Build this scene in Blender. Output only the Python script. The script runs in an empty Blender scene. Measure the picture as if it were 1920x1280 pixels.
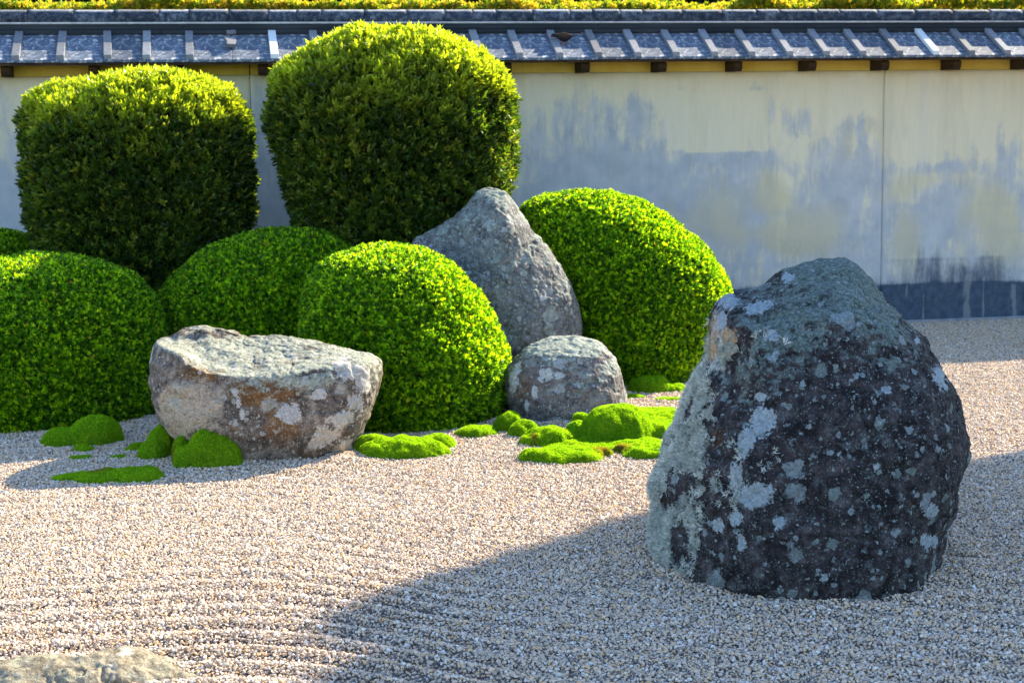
import bpy, bmesh, math, random
import numpy as np
from mathutils import Vector, Matrix, Euler

random.seed(7)
rng = np.random.default_rng(11)
scene = bpy.context.scene

# ------------------------------------------------------------------ camera, sky, sun, exposure
F, PITCH, ROLL, YAW, H = 3010.8, .1393, -.0126, .1852, 1.6      # focal length in photo pixels, angles, eye height
CAM = np.array([0, 0, H])
cp, sp_, ca, sa = math.cos(PITCH), math.sin(PITCH), math.cos(YAW), math.sin(YAW)
fwd = Vector((sa * cp, ca * cp, -sp_))
rgt = Vector((ca, -sa, 0))
upv = rgt.cross(fwd)
cr, sr = math.cos(ROLL), math.sin(ROLL)
# image axes after the slight roll of the camera
X_ = rgt * cr + upv * sr
Y_ = upv * cr - rgt * sr
cam_d = bpy.data.cameras.new('camera')
cam = bpy.data.objects.new('camera', cam_d)
scene.collection.objects.link(cam)
m = Matrix((X_, Y_, -fwd)).transposed().to_4x4()
m.translation = Vector((0, 0, H))
cam.matrix_world = m
cam_d.sensor_width = 36
cam_d.lens = F / 1920 * 36
cam_d.clip_start = .1
cam_d.clip_end = 600
cam_d.dof.use_dof = True
cam_d.dof.focus_distance = 6.2
cam_d.dof.aperture_fstop = 7.1
scene.camera = cam

SUN_EL, SUN_AZ = math.radians(33.5), math.radians(56)
world = bpy.data.worlds.new('World')
scene.world = world
world.use_nodes = True
wn = world.node_tree.nodes
bg = wn['Background']
sky = wn.new('ShaderNodeTexSky')
sky.sky_type = 'NISHITA'
sky.sun_disc = False
sky.sun_elevation = SUN_EL
sky.sun_rotation = SUN_AZ
sky.air_density = 1.0
sky.dust_density = .4
sky.ozone_density = 3.0
world.node_tree.links.new(sky.outputs[0], bg.inputs[0])
bg.inputs[1].default_value = .128
sun_d = bpy.data.lights.new('sun', 'SUN')
sun_d.energy = 5.0
sun_d.angle = math.radians(.7)
sun_d.color = (1, .85, .62)
sun = bpy.data.objects.new('sun', sun_d)
scene.collection.objects.link(sun)
to_sun = Vector((math.cos(SUN_EL) * math.sin(SUN_AZ), math.cos(SUN_EL) * math.cos(SUN_AZ), math.sin(SUN_EL)))
sun.rotation_euler = to_sun.to_track_quat('Z', 'Y').to_euler()
sun.location = (8, 14, 12)
vs = scene.view_settings
scene.display_settings.display_device = 'sRGB'
vs.view_transform = 'Standard'
vs.look = 'None'
vs.exposure = 1.72
vs.gamma = 1
vs.use_curve_mapping = False

# ------------------------------------------------------------------ helpers: measuring
def ray(x, y):
    u = x - 960; w = y - 640
    u, w = u * cr + w * sr, -u * sr + w * cr
    cx, cy = u / F, -w / F
    yf = cp + cy * sp_; z = -sp_ + cy * cp
    return np.array([cx * ca + yf * sa, -cx * sa + yf * ca, z])

def gnd(x, y, z=0.0):
    r = ray(x, y); t = (z - H) / r[2]
    return CAM + r * t, t

WY = 11.444                                   # front plane of the plaster wall

def on_wall(x, y, Y=WY):
    r = ray(x, y); t = Y / r[1]
    p = CAM + r * t
    return p[0], p[2]

# ------------------------------------------------------------------ helpers: noise
def _hash(ix, iy, iz, seed):
    h = (ix.astype(np.int64) * 374761393 + iy.astype(np.int64) * 668265263 + iz.astype(np.int64) * 2147483647 + seed * 974634777) & 0xffffffff
    h = ((h ^ (h >> 13)) * 1274126177) & 0xffffffff
    h = ((h ^ (h >> 16)) * 2246822519) & 0xffffffff
    return ((h ^ (h >> 15)) & 0xffffff) / float(0xffffff)

def vnoise(p, seed=0):
    i = np.floor(p).astype(np.int64); f = p - i
    f = f * f * f * (f * (f * 6 - 15) + 10)
    r = 0
    for dx in (0, 1):
        for dy in (0, 1):
            for dz in (0, 1):
                w = (f[:, 0] if dx else 1 - f[:, 0]) * (f[:, 1] if dy else 1 - f[:, 1]) * (f[:, 2] if dz else 1 - f[:, 2])
                r = r + w * _hash(i[:, 0] + dx, i[:, 1] + dy, i[:, 2] + dz, seed)
    return r * 2 - 1

def fbm(p, octaves=4, seed=0, gain=.5):
    r = 0; a = 1; s = 1.0
    for k in range(octaves):
        r = r + a * vnoise(p * s + 17.3 * k, seed + k); a *= gain; s *= 2.03
    return r

def worley(p, seed=0):
    i = np.floor(p).astype(np.int64); best = np.full(len(p), 9.0); second = np.full(len(p), 9.0)
    for dx in (-1, 0, 1):
        for dy in (-1, 0, 1):
            for dz in (-1, 0, 1):
                c = i + np.array([dx, dy, dz])
                q = np.stack([c[:, k] + _hash(c[:, 0], c[:, 1], c[:, 2], seed + k * 7 + 1) for k in range(3)], 1)
                d = np.linalg.norm(p - q, axis=1)
                second = np.where(d < best, best, np.minimum(second, d)); best = np.minimum(best, d)
    return best, second

def sstep(a, b, x):
    t = np.clip((x - a) / (b - a), 0, 1)
    return t * t * (3 - 2 * t)

# ------------------------------------------------------------------ helpers: objects
col = scene.collection

def tag(o, label=None, cat=None, group=None, kind=None):
    if label: o['label'] = label
    if cat: o['category'] = cat
    if group: o['group'] = group
    if kind: o['kind'] = kind
    return o

def empty(name, loc=(0, 0, 0)):
    o = bpy.data.objects.new(name, None); col.objects.link(o)
    o.location = loc; o.empty_display_size = .2
    return o

def link(name, me, mat=None, parent=None, loc=None):
    if mat and not me.materials: me.materials.append(mat)
    o = bpy.data.objects.new(name, me); col.objects.link(o)
    if parent is not None:
        o.parent = parent
    if loc is not None: o.location = loc
    return o

def mesh(name, v, f, smooth=False):
    me = bpy.data.meshes.new(name)
    v = np.asarray(v, dtype=np.float64)
    me.from_pydata(v.tolist(), [], [tuple(int(i) for i in q) for q in f] if not isinstance(f, np.ndarray) else f.tolist())
    if smooth: me.polygons.foreach_set('use_smooth', [True] * len(me.polygons))
    me.update()
    return me

def bm_mesh(name, bm, smooth=False):
    me = bpy.data.meshes.new(name); bm.to_mesh(me); bm.free()
    if smooth: me.polygons.foreach_set('use_smooth', [True] * len(me.polygons))
    return me

def box_bm(x0, x1, y0, y1, z0, z1, bevel=.0):
    bm = bmesh.new()
    bmesh.ops.create_cube(bm, size=1)
    for v in bm.verts:
        v.co = Vector((x0 + (v.co.x + .5) * (x1 - x0), y0 + (v.co.y + .5) * (y1 - y0), z0 + (v.co.z + .5) * (z1 - z0)))
    if bevel: bmesh.ops.bevel(bm, geom=list(bm.edges), offset=bevel, segments=1, affect='EDGES')
    return bm

def prism_x(profile, x0, x1):
    """closed (y, z) profile extruded along x"""
    n = len(profile)
    v = [(x0, y, z) for y, z in profile] + [(x1, y, z) for y, z in profile]
    f = [tuple(range(n))[::-1], tuple(range(n, 2 * n))] + [(i, (i + 1) % n, n + (i + 1) % n, n + i) for i in range(n)]
    return v, f

def fattr(me, name, arr):
    a = me.attributes.new(name, 'FLOAT', 'POINT'); a.data.foreach_set('value', np.asarray(arr, dtype=np.float32))

# ------------------------------------------------------------------ helpers: materials
class NT:
    def __init__(self, name):
        self.m = bpy.data.materials.new(name); self.m.use_nodes = True
        self.t = self.m.node_tree; self.b = self.t.nodes['Principled BSDF']; self.out = self.t.nodes['Material Output']
    def n(self, typ, **kw):
        nd = self.t.nodes.new(typ)
        for k, v in kw.items():
            if k.startswith('i_'):
                key = k[2:]
                key = int(key) if key.isdigit() else key
                nd.inputs[key].default_value = v
            else: setattr(nd, k, v)
        return nd
    def l(self, a, b): self.t.links.new(a, b)
    def coord(self, scale=(1, 1, 1), kind='Object'):
        tc = self.n('ShaderNodeTexCoord'); mp = self.n('ShaderNodeMapping'); mp.inputs['Scale'].default_value = scale
        self.l(tc.outputs[kind], mp.inputs[0]); return mp.outputs[0]
    def noise(self, co, scale, detail=4, rough=.55, dist=0, col=False):
        nd = self.n('ShaderNodeTexNoise'); nd.inputs['Scale'].default_value = scale; nd.inputs['Detail'].default_value = detail
        nd.inputs['Roughness'].default_value = rough; nd.inputs['Distortion'].default_value = dist
        if co is not None: self.l(co, nd.inputs['Vector'])
        return nd.outputs['Color' if col else 'Fac']
    def vor(self, co, scale, feature='F1', out='Distance', rand=1):
        nd = self.n('ShaderNodeTexVoronoi'); nd.feature = feature; nd.inputs['Scale'].default_value = scale; nd.inputs['Randomness'].default_value = rand
        self.l(co, nd.inputs['Vector']); return nd.outputs[out] if out else nd
    def ramp(self, fac, stops, interp='LINEAR'):
        nd = self.n('ShaderNodeValToRGB'); cr_ = nd.color_ramp; cr_.interpolation = interp
        while len(cr_.elements) > 1: cr_.elements.remove(cr_.elements[-1])
        for i, (p, c) in enumerate(stops):
            e = cr_.elements[0] if i == 0 else cr_.elements.new(p)
            e.position = p; e.color = (c[0], c[1], c[2], 1) if hasattr(c, '__len__') else (c, c, c, 1)
        self.l(fac, nd.inputs[0]); return nd.outputs[0]
    def mix(self, fac, a, b, blend='MIX'):
        nd = self.n('ShaderNodeMix'); nd.data_type = 'RGBA'; nd.blend_type = blend
        for s, v in ((nd.inputs[0], fac), (nd.inputs[6], a), (nd.inputs[7], b)):
            if hasattr(v, 'is_output') or isinstance(v, bpy.types.NodeSocket): self.l(v, s)
            elif hasattr(v, '__len__'): s.default_value = (v[0], v[1], v[2], 1)
            else: s.default_value = v
        return nd.outputs[2]
    def math(self, op, a, b=None, c=None, clamp=False):
        nd = self.n('ShaderNodeMath'); nd.operation = op; nd.use_clamp = clamp
        for s, v in zip(nd.inputs, (a, b, c)):
            if v is None: continue
            if isinstance(v, bpy.types.NodeSocket): self.l(v, s)
            else: s.default_value = v
        return nd.outputs[0]
    def step(self, x, a, b, lo=0., hi=1.):
        nd = self.n('ShaderNodeMapRange'); nd.interpolation_type = 'SMOOTHSTEP'
        for i, v in enumerate((x, a, b, lo, hi)):
            if isinstance(v, bpy.types.NodeSocket): self.l(v, nd.inputs[i])
            else: nd.inputs[i].default_value = v
        return nd.outputs[0]
    def attr(self, name, out='Fac', typ='GEOMETRY'):
        nd = self.n('ShaderNodeAttribute'); nd.attribute_name = name; nd.attribute_type = typ; return nd.outputs[out]
    def bump(self, h, strength=.5, dist=.01, prev=None):
        nd = self.n('ShaderNodeBump'); nd.inputs['Strength'].default_value = strength; nd.inputs['Distance'].default_value = dist
        self.l(h, nd.inputs['Height'])
        if prev is not None: self.l(prev, nd.inputs['Normal'])
        return nd.outputs[0]
    def fin(self, col_, rough=.8, spec=.3, normal=None):
        if isinstance(col_, bpy.types.NodeSocket): self.l(col_, self.b.inputs['Base Color'])
        else: self.b.inputs['Base Color'].default_value = (*col_, 1)
        if isinstance(rough, bpy.types.NodeSocket): self.l(rough, self.b.inputs['Roughness'])
        else: self.b.inputs['Roughness'].default_value = rough
        self.b.inputs['Specular IOR Level'].default_value = spec
        if normal is not None: self.l(normal, self.b.inputs['Normal'])
        return self.m

def leaf_mat(name, stops, transl=(.45, .62, .05), rough=.38, spec=.5, tmix=.4, top=None):
    t = NT(name)
    rnd = t.n('ShaderNodeObjectInfo').outputs['Random']
    c = t.ramp(rnd, stops)
    if top is not None:                      # new shoots plus a painted-in sunlit tone, carried by an instance attribute
        yng_lit = t.attr('young_lit_dry', typ='INSTANCER')
        c = t.mix(yng_lit, c, top)
    tc = t.coord()
    c = t.mix(.3, c, t.ramp(t.noise(tc, 40, 2), [(.3, .6), (.7, 1.25)]), 'MULTIPLY')
    t.fin(c, rough, spec)
    tr = t.n('ShaderNodeBsdfTranslucent')
    t.l(t.mix(.75, c, t.mix(1., c, (3.2 * transl[0] / .45, 3.0 * transl[1] / .62, transl[2] / .05 * .8), 'MULTIPLY')), tr.inputs[0])
    mx = t.n('ShaderNodeMixShader', i_0=tmix)
    t.l(t.b.outputs[0], mx.inputs[1]); t.l(tr.outputs[0], mx.inputs[2]); t.l(mx.outputs[0], t.out.inputs[0])
    return t.m

# ------------------------------------------------------------------ helpers: scattering
def euler_from_z(zdir, spin):
    """euler angles (n,3) turning +Z to zdir with a spin about it"""
    z = zdir / np.linalg.norm(zdir, axis=1, keepdims=True)
    ref = np.where(np.abs(z[:, 2:3]) > .95, np.array([[1., 0, 0]]), np.array([[0, 0, 1.]]))
    x = np.cross(ref, z); x /= np.linalg.norm(x, axis=1, keepdims=True)
    y = np.cross(z, x)
    c, s = np.cos(spin)[:, None], np.sin(spin)[:, None]
    x2 = x * c + y * s; y2 = -x * s + y * c
    # matrix columns x2,y2,z -> XYZ euler
    ey = np.arcsin(np.clip(-x2[:, 2], -1, 1))
    ex = np.arctan2(y2[:, 2], z[:, 2])
    ez = np.arctan2(x2[:, 1], x2[:, 0])
    return np.stack([ex, ey, ez], 1)

def scatter(name, pts, eul, scl, pid, protos, parent=None, extra=None, loc=(0, 0, 0)):
    """points that carry rotation, scale and variant; geometry nodes place one piece on each"""
    me = bpy.data.meshes.new(name)
    me.vertices.add(len(pts)); me.vertices.foreach_set('co', np.asarray(pts, dtype=np.float32).ravel())
    a = me.attributes.new('rot', 'FLOAT_VECTOR', 'POINT'); a.data.foreach_set('vector', np.asarray(eul, dtype=np.float32).ravel())
    fattr(me, 'scl', scl)
    a = me.attributes.new('pid', 'INT', 'POINT'); a.data.foreach_set('value', np.asarray(pid, dtype=np.int32))
    for k, v in (extra or {}).items(): fattr(me, k, v)
    o = link(name, me, None, parent, loc)
    ng = bpy.data.node_groups.new(name, 'GeometryNodeTree')
    ng.interface.new_socket('Geometry', in_out='INPUT', socket_type='NodeSocketGeometry')
    ng.interface.new_socket('Geometry', in_out='OUTPUT', socket_type='NodeSocketGeometry')
    gi = ng.nodes.new('NodeGroupInput'); go = ng.nodes.new('NodeGroupOutput')
    iop = ng.nodes.new('GeometryNodeInstanceOnPoints')
    jn = ng.nodes.new('GeometryNodeJoinGeometry')
    for p in reversed(protos):
        oi = ng.nodes.new('GeometryNodeObjectInfo'); oi.inputs['Object'].default_value = p; oi.inputs['As Instance'].default_value = True
        ng.links.new(oi.outputs['Geometry'], jn.inputs[0])
    ng.links.new(gi.outputs[0], iop.inputs['Points']); ng.links.new(jn.outputs[0], iop.inputs['Instance'])
    iop.inputs['Pick Instance'].default_value = True
    for nm, typ, sock in (('pid', 'INT', 'Instance Index'), ('rot', 'FLOAT_VECTOR', 'Rotation'), ('scl', 'FLOAT', 'Scale')):
        na = ng.nodes.new('GeometryNodeInputNamedAttribute'); na.data_type = typ; na.inputs['Name'].default_value = nm
        out = [s for s in na.outputs if s.enabled and s.name == 'Attribute'][0]
        ng.links.new(out, iop.inputs[sock])
    ng.links.new(iop.outputs[0], go.inputs[0])
    md = o.modifiers.new('scatter', 'NODES'); md.node_group = ng
    o['kind'] = 'stuff'
    return o

def proto(name, me, mat):
    me.materials.append(mat)
    return bpy.data.objects.new(name, me)          # never linked: only the shape the nodes repeat

def sample(v, tri, n, keep=None):
    """n random points on triangles with normals"""
    a, b, c = v[tri[:, 0]], v[tri[:, 1]], v[tri[:, 2]]
    nr = np.cross(b - a, c - a); ar = np.linalg.norm(nr, axis=1)
    w = ar if keep is None else ar * keep
    idx = rng.choice(len(tri), n, p=w / w.sum())
    r1, r2 = np.sqrt(rng.random(n)), rng.random(n)
    p = a[idx] * (1 - r1)[:, None] + b[idx] * (r1 * (1 - r2))[:, None] + c[idx] * (r1 * r2)[:, None]
    return p, nr[idx] / (ar[idx][:, None] + 1e-12), idx

def leaf_sprig(name, mat, n, length, width, spread=(.5, 1.25), stem=0., seed=0, fold=.25):
    rs = random.Random(seed)
    v, f = [], []
    for k in range(n):
        az = k * 2.4 + rs.uniform(-.3, .3); tilt = rs.uniform(*spread); L = length * rs.uniform(.75, 1.15); W = width * rs.uniform(.85, 1.15)
        d = Vector((math.sin(tilt) * math.cos(az), math.sin(tilt) * math.sin(az), math.cos(tilt)))
        side = Vector((-math.sin(az), math.cos(az), 0)).lerp(Vector((rs.uniform(-1, 1), rs.uniform(-1, 1), rs.uniform(-1, 1))), .25).normalized()
        nrm = d.cross(side).normalized()
        base = Vector((0, 0, stem * (k / max(1, n - 1)))) + d * L * .08
        b = len(v)
        droop = nrm * L * rs.uniform(-.1, .12)
        v += [base, base + d * L * .5 + side * W * .5 + nrm * W * fold, base + d * L * .55, base + d * L * .5 - side * W * .5 + nrm * W * fold, base + d * L + droop]
        f += [(b, b + 1, b + 2), (b, b + 2, b + 3), (b + 1, b + 4, b + 2), (b + 2, b + 4, b + 3)]
    return proto(name, mesh(name, np.array([list(q) for q in v]), f), mat)

# ------------------------------------------------------------------ helpers: bodies from an outline
def body(outline, t, df, db, p=2.4, q=2.1, nphi=200, nf=60, nb=36, centre=None, relief=None, smooth=2, base=None):
    """Solid body: its outline (photo pixels, any order round) at distance t, swelling df towards and db away
    from the viewer. Returns vertices, quads, normals, and the pixel position / front flag of each vertex."""
    pts = np.array(outline, float)
    c = np.array(centre if centre else pts.mean(0), float)
    cray = ray(*c); o = CAM + cray * t
    fw = cray / np.linalg.norm(cray)
    rt = np.array([fw[1], -fw[0], 0]); rt /= np.linalg.norm(rt)
    up = np.cross(rt, fw)
    def plane(px, py):
        r = ray(px, py); k = np.dot(o - CAM, fw) / np.dot(r, fw); w = CAM + r * k - o
        return np.array([np.dot(w, rt), np.dot(w, up)])
    ab = np.array([plane(*k) for k in pts])
    s = np.dot(o - CAM, fw)
    ang = np.arctan2(ab[:, 1], ab[:, 0]); rad = np.hypot(ab[:, 0], ab[:, 1])
    od = np.argsort(ang); ang, rad = ang[od], rad[od]
    phi = np.linspace(-math.pi, math.pi, nphi, endpoint=False)
    # straight edges between traced points
    S = np.zeros(nphi)
    n = len(ang)
    for i, a in enumerate(phi):
        j = np.searchsorted(ang, a) % n; i0 = (j - 1) % n
        x0, y0 = rad[i0] * math.cos(ang[i0]), rad[i0] * math.sin(ang[i0]); x1, y1 = rad[j] * math.cos(ang[j]), rad[j] * math.sin(ang[j])
        dx, dy = math.cos(a), math.sin(a); ex, ey = x1 - x0, y1 - y0
        den = dx * ey - dy * ex
        S[i] = (x0 * ey - y0 * ex) / den if abs(den) > 1e-9 else rad[i0]
    for _ in range(smooth): S = (np.roll(S, 1) + 2 * S + np.roll(S, -1)) / 4
    def layer(nr, sign, dep):
        k = np.arange(nr + 1) / nr
        tt = np.sin(k * math.pi / 2) ** 1.0
        T, PH = np.meshgrid(tt, np.arange(nphi), indexing='ij')
        A = T * S[PH] * np.cos(phi[PH]); B = T * S[PH] * np.sin(phi[PH])
        D = dep * np.clip(1 - T ** p, 0, 1) ** (1 / q)
        return A, B, D * sign, T
    Af, Bf, Df_, Tf = layer(nf, -1, df); Ab, Bb, Db_, Tb = layer(nb, 1, db)
    PXf = c[0] + Af / s * F / np.linalg.norm(cray) * 1.0; PYf = c[1] - Bf / s * F / np.linalg.norm(cray)
    if relief is not None: Df_ = relief(PXf, PYf, Df_, Tf)
    V, quads = [], []
    def idx(layer_off, i, j): return layer_off + i * nphi + (j % nphi)
    def pack(A, B, D): return (o + A[..., None] * rt + B[..., None] * up + D[..., None] * fw).reshape(-1, 3)
    vf = pack(Af[:], Bf, Df_); vb = pack(Ab[:-1], Bb[:-1], Db_[:-1])
    off = len(vf)
    J = np.arange(nphi); J2 = (J + 1) % nphi
    for i in range(nf):
        quads.append(np.stack([i * nphi + J, i * nphi + J2, (i + 1) * nphi + J2, (i + 1) * nphi + J], 1)[:, ::-1])
    for i in range(nb):
        a0, a1 = off + i * nphi + J, off + i * nphi + J2
        b0, b1 = (off + (i + 1) * nphi + J, off + (i + 1) * nphi + J2) if i < nb - 1 else (nf * nphi + J, nf * nphi + J2)
        quads.append(np.stack([a0, a1, b1, b0], 1))
    V = np.concatenate([vf, vb]); Q = np.concatenate(quads)
    PX = np.concatenate([PXf.ravel(), (c[0] + Ab[:-1] / s * F).ravel()]); PY = np.concatenate([PYf.ravel(), (c[1] - Bb[:-1] / s * F).ravel()])
    front = np.concatenate([np.ones(len(vf)), np.zeros(len(vb))])
    return V, Q, PX, PY, front

def vnormals(V, Q):
    n = np.cross(V[Q[:, 2]] - V[Q[:, 0]], V[Q[:, 3]] - V[Q[:, 1]])
    N = np.zeros_like(V)
    for k in range(4): np.add.at(N, Q[:, k], n)
    # orientation: away from the centroid
    N /= np.linalg.norm(N, axis=1, keepdims=True) + 1e-12
    c = V.mean(0)
    if np.mean(np.sum(N * (V - c), 1)) < 0: N = -N; Q = Q[:, ::-1]
    return N, Q

def weld(V, Q):
    """merge the coincident vertices at the two poles"""
    me_key = np.round(V, 5); u, inv = np.unique(me_key, axis=0, return_inverse=True); inv = inv.ravel()
    first = np.full(len(u), -1); 
    first[inv[::-1]] = np.arange(len(V))[::-1]
    Q2 = inv[Q]
    return first, Q2

def dedup_faces(Q2):
    out = []
    for f in Q2:
        g = []
        for i in f:
            if i not in g: g.append(int(i))
        if len(g) >= 3: out.append(tuple(g))
    return out

# ------------------------------------------------------------------ the ground
def ripple(X, Y):
    """raked furrows: they run level on the left and swing towards the viewer on the right"""
    k = sstep(-.25, .9, X)
    ph = Y + .62 * k * (X + .15) + .03 * np.sin(X * 2.1 + 1)
    amp = .0098 * sstep(6.0, 4.8, Y) * (1 - .8 * sstep(.45, 1.1, X)) + .0014
    amp = amp * (.8 + .5 * vnoise(np.stack([X * 1.9, Y * 2.5, 0 * X], 1), 5))
    # gravel banked up a little where the stones go into it
    bank = 0
    for cx_, cy_, rx_, ry_ in ((2.10, 5.45, .58, .62), (.32, 7.62, .42, .30), (1.85, 8.35, .33, .32)):
        dd = (np.hypot((X - cx_) / rx_, (Y - cy_) / ry_) - 1) * min(rx_, ry_)
        bank = bank + .016 * sstep(.16, .0, dd) * (.7 + .5 * vnoise(np.stack([X * 9, Y * 9, 0 * X], 1), 31))
    return bank + amp * np.sin(ph * 2 * math.pi / .145) + .006 * vnoise(np.stack([X * 1.3, Y * 1.3, 0 * X], 1), 9)

t = NT('gravel_bed')
co = t.coord()
c = t.ramp(t.vor(co, 95, out='Color'), [(.1, (.10, .085, .075)), (.5, (.26, .22, .19)), (.9, (.42, .36, .30))])
M_bed = t.fin(t.mix(.4, c, t.ramp(t.noise(co, 3), [(.3, .7), (.7, 1.1)]), 'MULTIPLY'), .95, .1, t.bump(t.vor(co, 95), .9, .012))
big = 260
gx = np.concatenate([[-big, -60, -12, -5], np.arange(-3, 8.01, .05), [9, 14, 60, big]])
gy = np.concatenate([[-big, -60, -6, 0, 2], np.arange(3, 12.01, .04), [13, 20, 60, big]])
GX, GY = np.meshgrid(gx, gy, indexing='ij')
gz = ripple(GX.ravel(), GY.ravel()).reshape(GX.shape)
inside = ((GX > -3) & (GX < 8) & (GY > 3) & (GY < 12))
gz = np.where(inside, gz, 0) - .006
nx, ny = GX.shape
ii, jj = np.meshgrid(np.arange(nx - 1), np.arange(ny - 1), indexing='ij')
q = np.stack([ii * ny + jj, (ii + 1) * ny + jj, (ii + 1) * ny + jj + 1, ii * ny + jj + 1], -1).reshape(-1, 4)
g = link('ground', mesh('ground', np.stack([GX, GY, gz], -1).reshape(-1, 3), q, True), M_bed)
tag(g, kind='structure')

# pebbles
t = NT('pebble')
rnd = t.n('ShaderNodeObjectInfo').outputs['Random']
c = t.ramp(rnd, [(0, (.17, .15, .15)), (.06, (.32, .28, .25)), (.18, (.54, .44, .34)), (.40, (.72, .56, .41)), (.52, (.60, .47, .39)), (.66, (.78, .60, .42)),
                 (.78, (.68, .42, .18)), (.84, (.62, .54, .47)), (.92, (.76, .70, .61)), (1, (.82, .79, .73))])
M_peb = t.fin(t.mix(.5, c, t.ramp(t.noise(t.coord(), 110, 3), [(.3, .7), (.7, 1.15)]), 'MULTIPLY'), .75, .2)
pebs = []
for k in range(9):
    rs = random.Random(k); bm = bmesh.new()
    sx, sy, sz = 1, rs.uniform(.66, .92), rs.uniform(.42, .7)
    for i in range(15):
        d = Vector((rs.gauss(0, 1), rs.gauss(0, 1), rs.gauss(0, 1))).normalized() * rs.uniform(.85, 1.0)
        bm.verts.new((d.x * sx * .5, d.y * sy * .5, d.z * sz * .5))
    r = bmesh.ops.convex_hull(bm, input=list(bm.verts))
    bmesh.ops.delete(bm, geom=[e for e in r['geom_interior'] if isinstance(e, bmesh.types.BMVert)], context='VERTS')
    pebs.append(proto('pebble', bm_mesh('pebble', bm), M_peb))
def pebble_field(x0, x1, y0, y1, cell, ok):
    xs = np.arange(x0, x1, cell); ys = np.arange(y0, y1, cell)
    A, B = np.meshgrid(xs, ys, indexing='ij'); A, B = A.ravel(), B.ravel()
    A = A + rng.uniform(-.5, .5, len(A)) * cell; B = B + rng.uniform(-.5, .5, len(B)) * cell
    k = ok(A, B); return A[k], B[k]
lft = lambda Y: -1.0 - .02 * Y - .5
rt_ = lambda Y: .555 * Y + .75
A1, B1 = pebble_field(-1.9, 7.0, 3.75, 11.42, .0098, lambda X, Y: (X > lft(Y)) & (X < rt_(Y)) & ((Y < 8.9) | (X > 1.9)) & ((Y < 8.9) | (X > (Y - 8.0) * 1.0)))
n = len(A1)
pz = ripple(A1, B1)
size = np.clip(rng.lognormal(math.log(.0126), .28, n), .006, .024)
tilt = np.stack([rng.normal(0, .42, n), rng.normal(0, .42, n), np.ones(n)], 1)
pz = pz + rng.uniform(-.001, .0045, n)
gr = scatter('gravel', np.stack([A1, B1, pz], 1), euler_from_z(tilt, rng.uniform(0, 6.28, n)), size, rng.integers(0, 9, n), pebs)
tag(gr, 'pale beige and grey gravel raked in low furrows across the garden floor', 'gravel', kind='stuff')

# ------------------------------------------------------------------ the garden wall
def wall_material():
    t = NT('weathered_plaster')
    co = t.coord()
    st = t.coord((1, 1, .16))
    cream = t.ramp(t.noise(st, 3.5, 5, .6), [(.3, (.66, .62, .47)), (.5, (.78, .73, .54)), (.7, (.74, .70, .56))])
    ochre = (.60, .55, .36)
    grey = t.ramp(t.noise(co, 6, 4), [(.3, (.37, .43, .49)), (.7, (.53, .57, .61))])
    a = t.attr('wash')
    streak = t.noise(st, 13, 7, .7, .4)
    blot = t.noise(t.coord((1, 1, .55)), 7.5, 8, .74, .5)
    s = t.math('ADD', a, t.math('MULTIPLY', t.math('SUBTRACT', streak, .5), 2.1))
    s = t.math('ADD', s, t.math('MULTIPLY', t.math('SUBTRACT', blot, .5), 2.3))
    c = t.mix(t.step(s, .05, 1.0, 0, .92), cream, grey)
    c = t.mix(.22, c, t.ramp(t.noise(st, 17, 6, .75), [(.3, .75), (.7, 1.15)]), 'MULTIPLY')
    # ochre ghosting where the wash has come off
    o = t.math('ADD', t.attr('ochre'), t.math('MULTIPLY', t.math('SUBTRACT', t.noise(st, 4, 5, .6, .3), .5), 1.3))
    c = t.mix(t.step(o, .35, 1.1, 0, .7), c, ochre)
    # grime: dark algae at the foot, streaky
    d = t.math('ADD', t.attr('grime'), t.math('MULTIPLY', t.math('SUBTRACT', t.noise(st, 14, 6, .7), .5), .9))
    d = t.math('ADD', d, t.math('MULTIPLY', t.math('SUBTRACT', blot, .5), .6))
    c = t.mix(t.step(d, .32, 1.0, 0, .93), c, t.ramp(t.noise(co, 18, 4), [(.3, (.012, .03, .07)), (.7, (.055, .095, .155))]))
    # fine black flecks
    c = t.mix(t.math('MULTIPLY', t.step(t.noise(st, 40, 4, .7), .58, .75), t.step(d, .1, .6, .08, .6)), c, (.09, .11, .13))
    # pale drips
    c = t.mix(t.step(t.math('ADD', t.attr('drip'), t.math('MULTIPLY', t.math('SUBTRACT', blot, .5), 1.6)), .55, .8, 0, .35), c, (.40, .42, .40))
    return t.fin(c, .88, .15, t.bump(t.noise(co, 60, 5, .6), .35, .004))
M_plaster = wall_material()
def simple(name, stops, scale, rough=.8, spec=.2, bump=.4, bscale=60, stretch=(1, 1, 1), rand=.0, bd=.004):
    t = NT(name); co = t.coord(stretch)
    c = t.ramp(t.noise(co, scale, 6, .65), stops)
    if rand:
        c = t.mix(1., c, t.ramp(t.n('ShaderNodeObjectInfo').outputs['Random'], [(0, 1 - rand), (1, 1 + rand)]), 'MULTIPLY')
    return t.fin(c, rough, spec, t.bump(t.noise(co, bscale, 5, .6), bump, bd))
M_frieze = simple('ochre_plaster', [(.3, (.60, .42, .06)), (.7, (.74, .57, .14))], 4, stretch=(1, 1, .2), bump=.2)
M_wood = simple('dark_eaves_wood', [(.35, (.022, .014, .008)), (.7, (.075, .042, .02))], 14, stretch=(.5, .1, 1), bump=.4)
M_beam = simple('weathered_ridge_board', [(.3, (.012, .017, .024)), (.7, (.042, .052, .062))], 9, stretch=(.15, 1, 1.5), bump=.5)
t = NT('grey_roof_tile'); co = t.coord()
rn = t.n('ShaderNodeObjectInfo').outputs['Random']
c = t.ramp(t.noise(co, 12, 6, .7), [(.3, (.04, .06, .10)), (.55, (.10, .13, .18)), (.75, (.24, .27, .31))])
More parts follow.
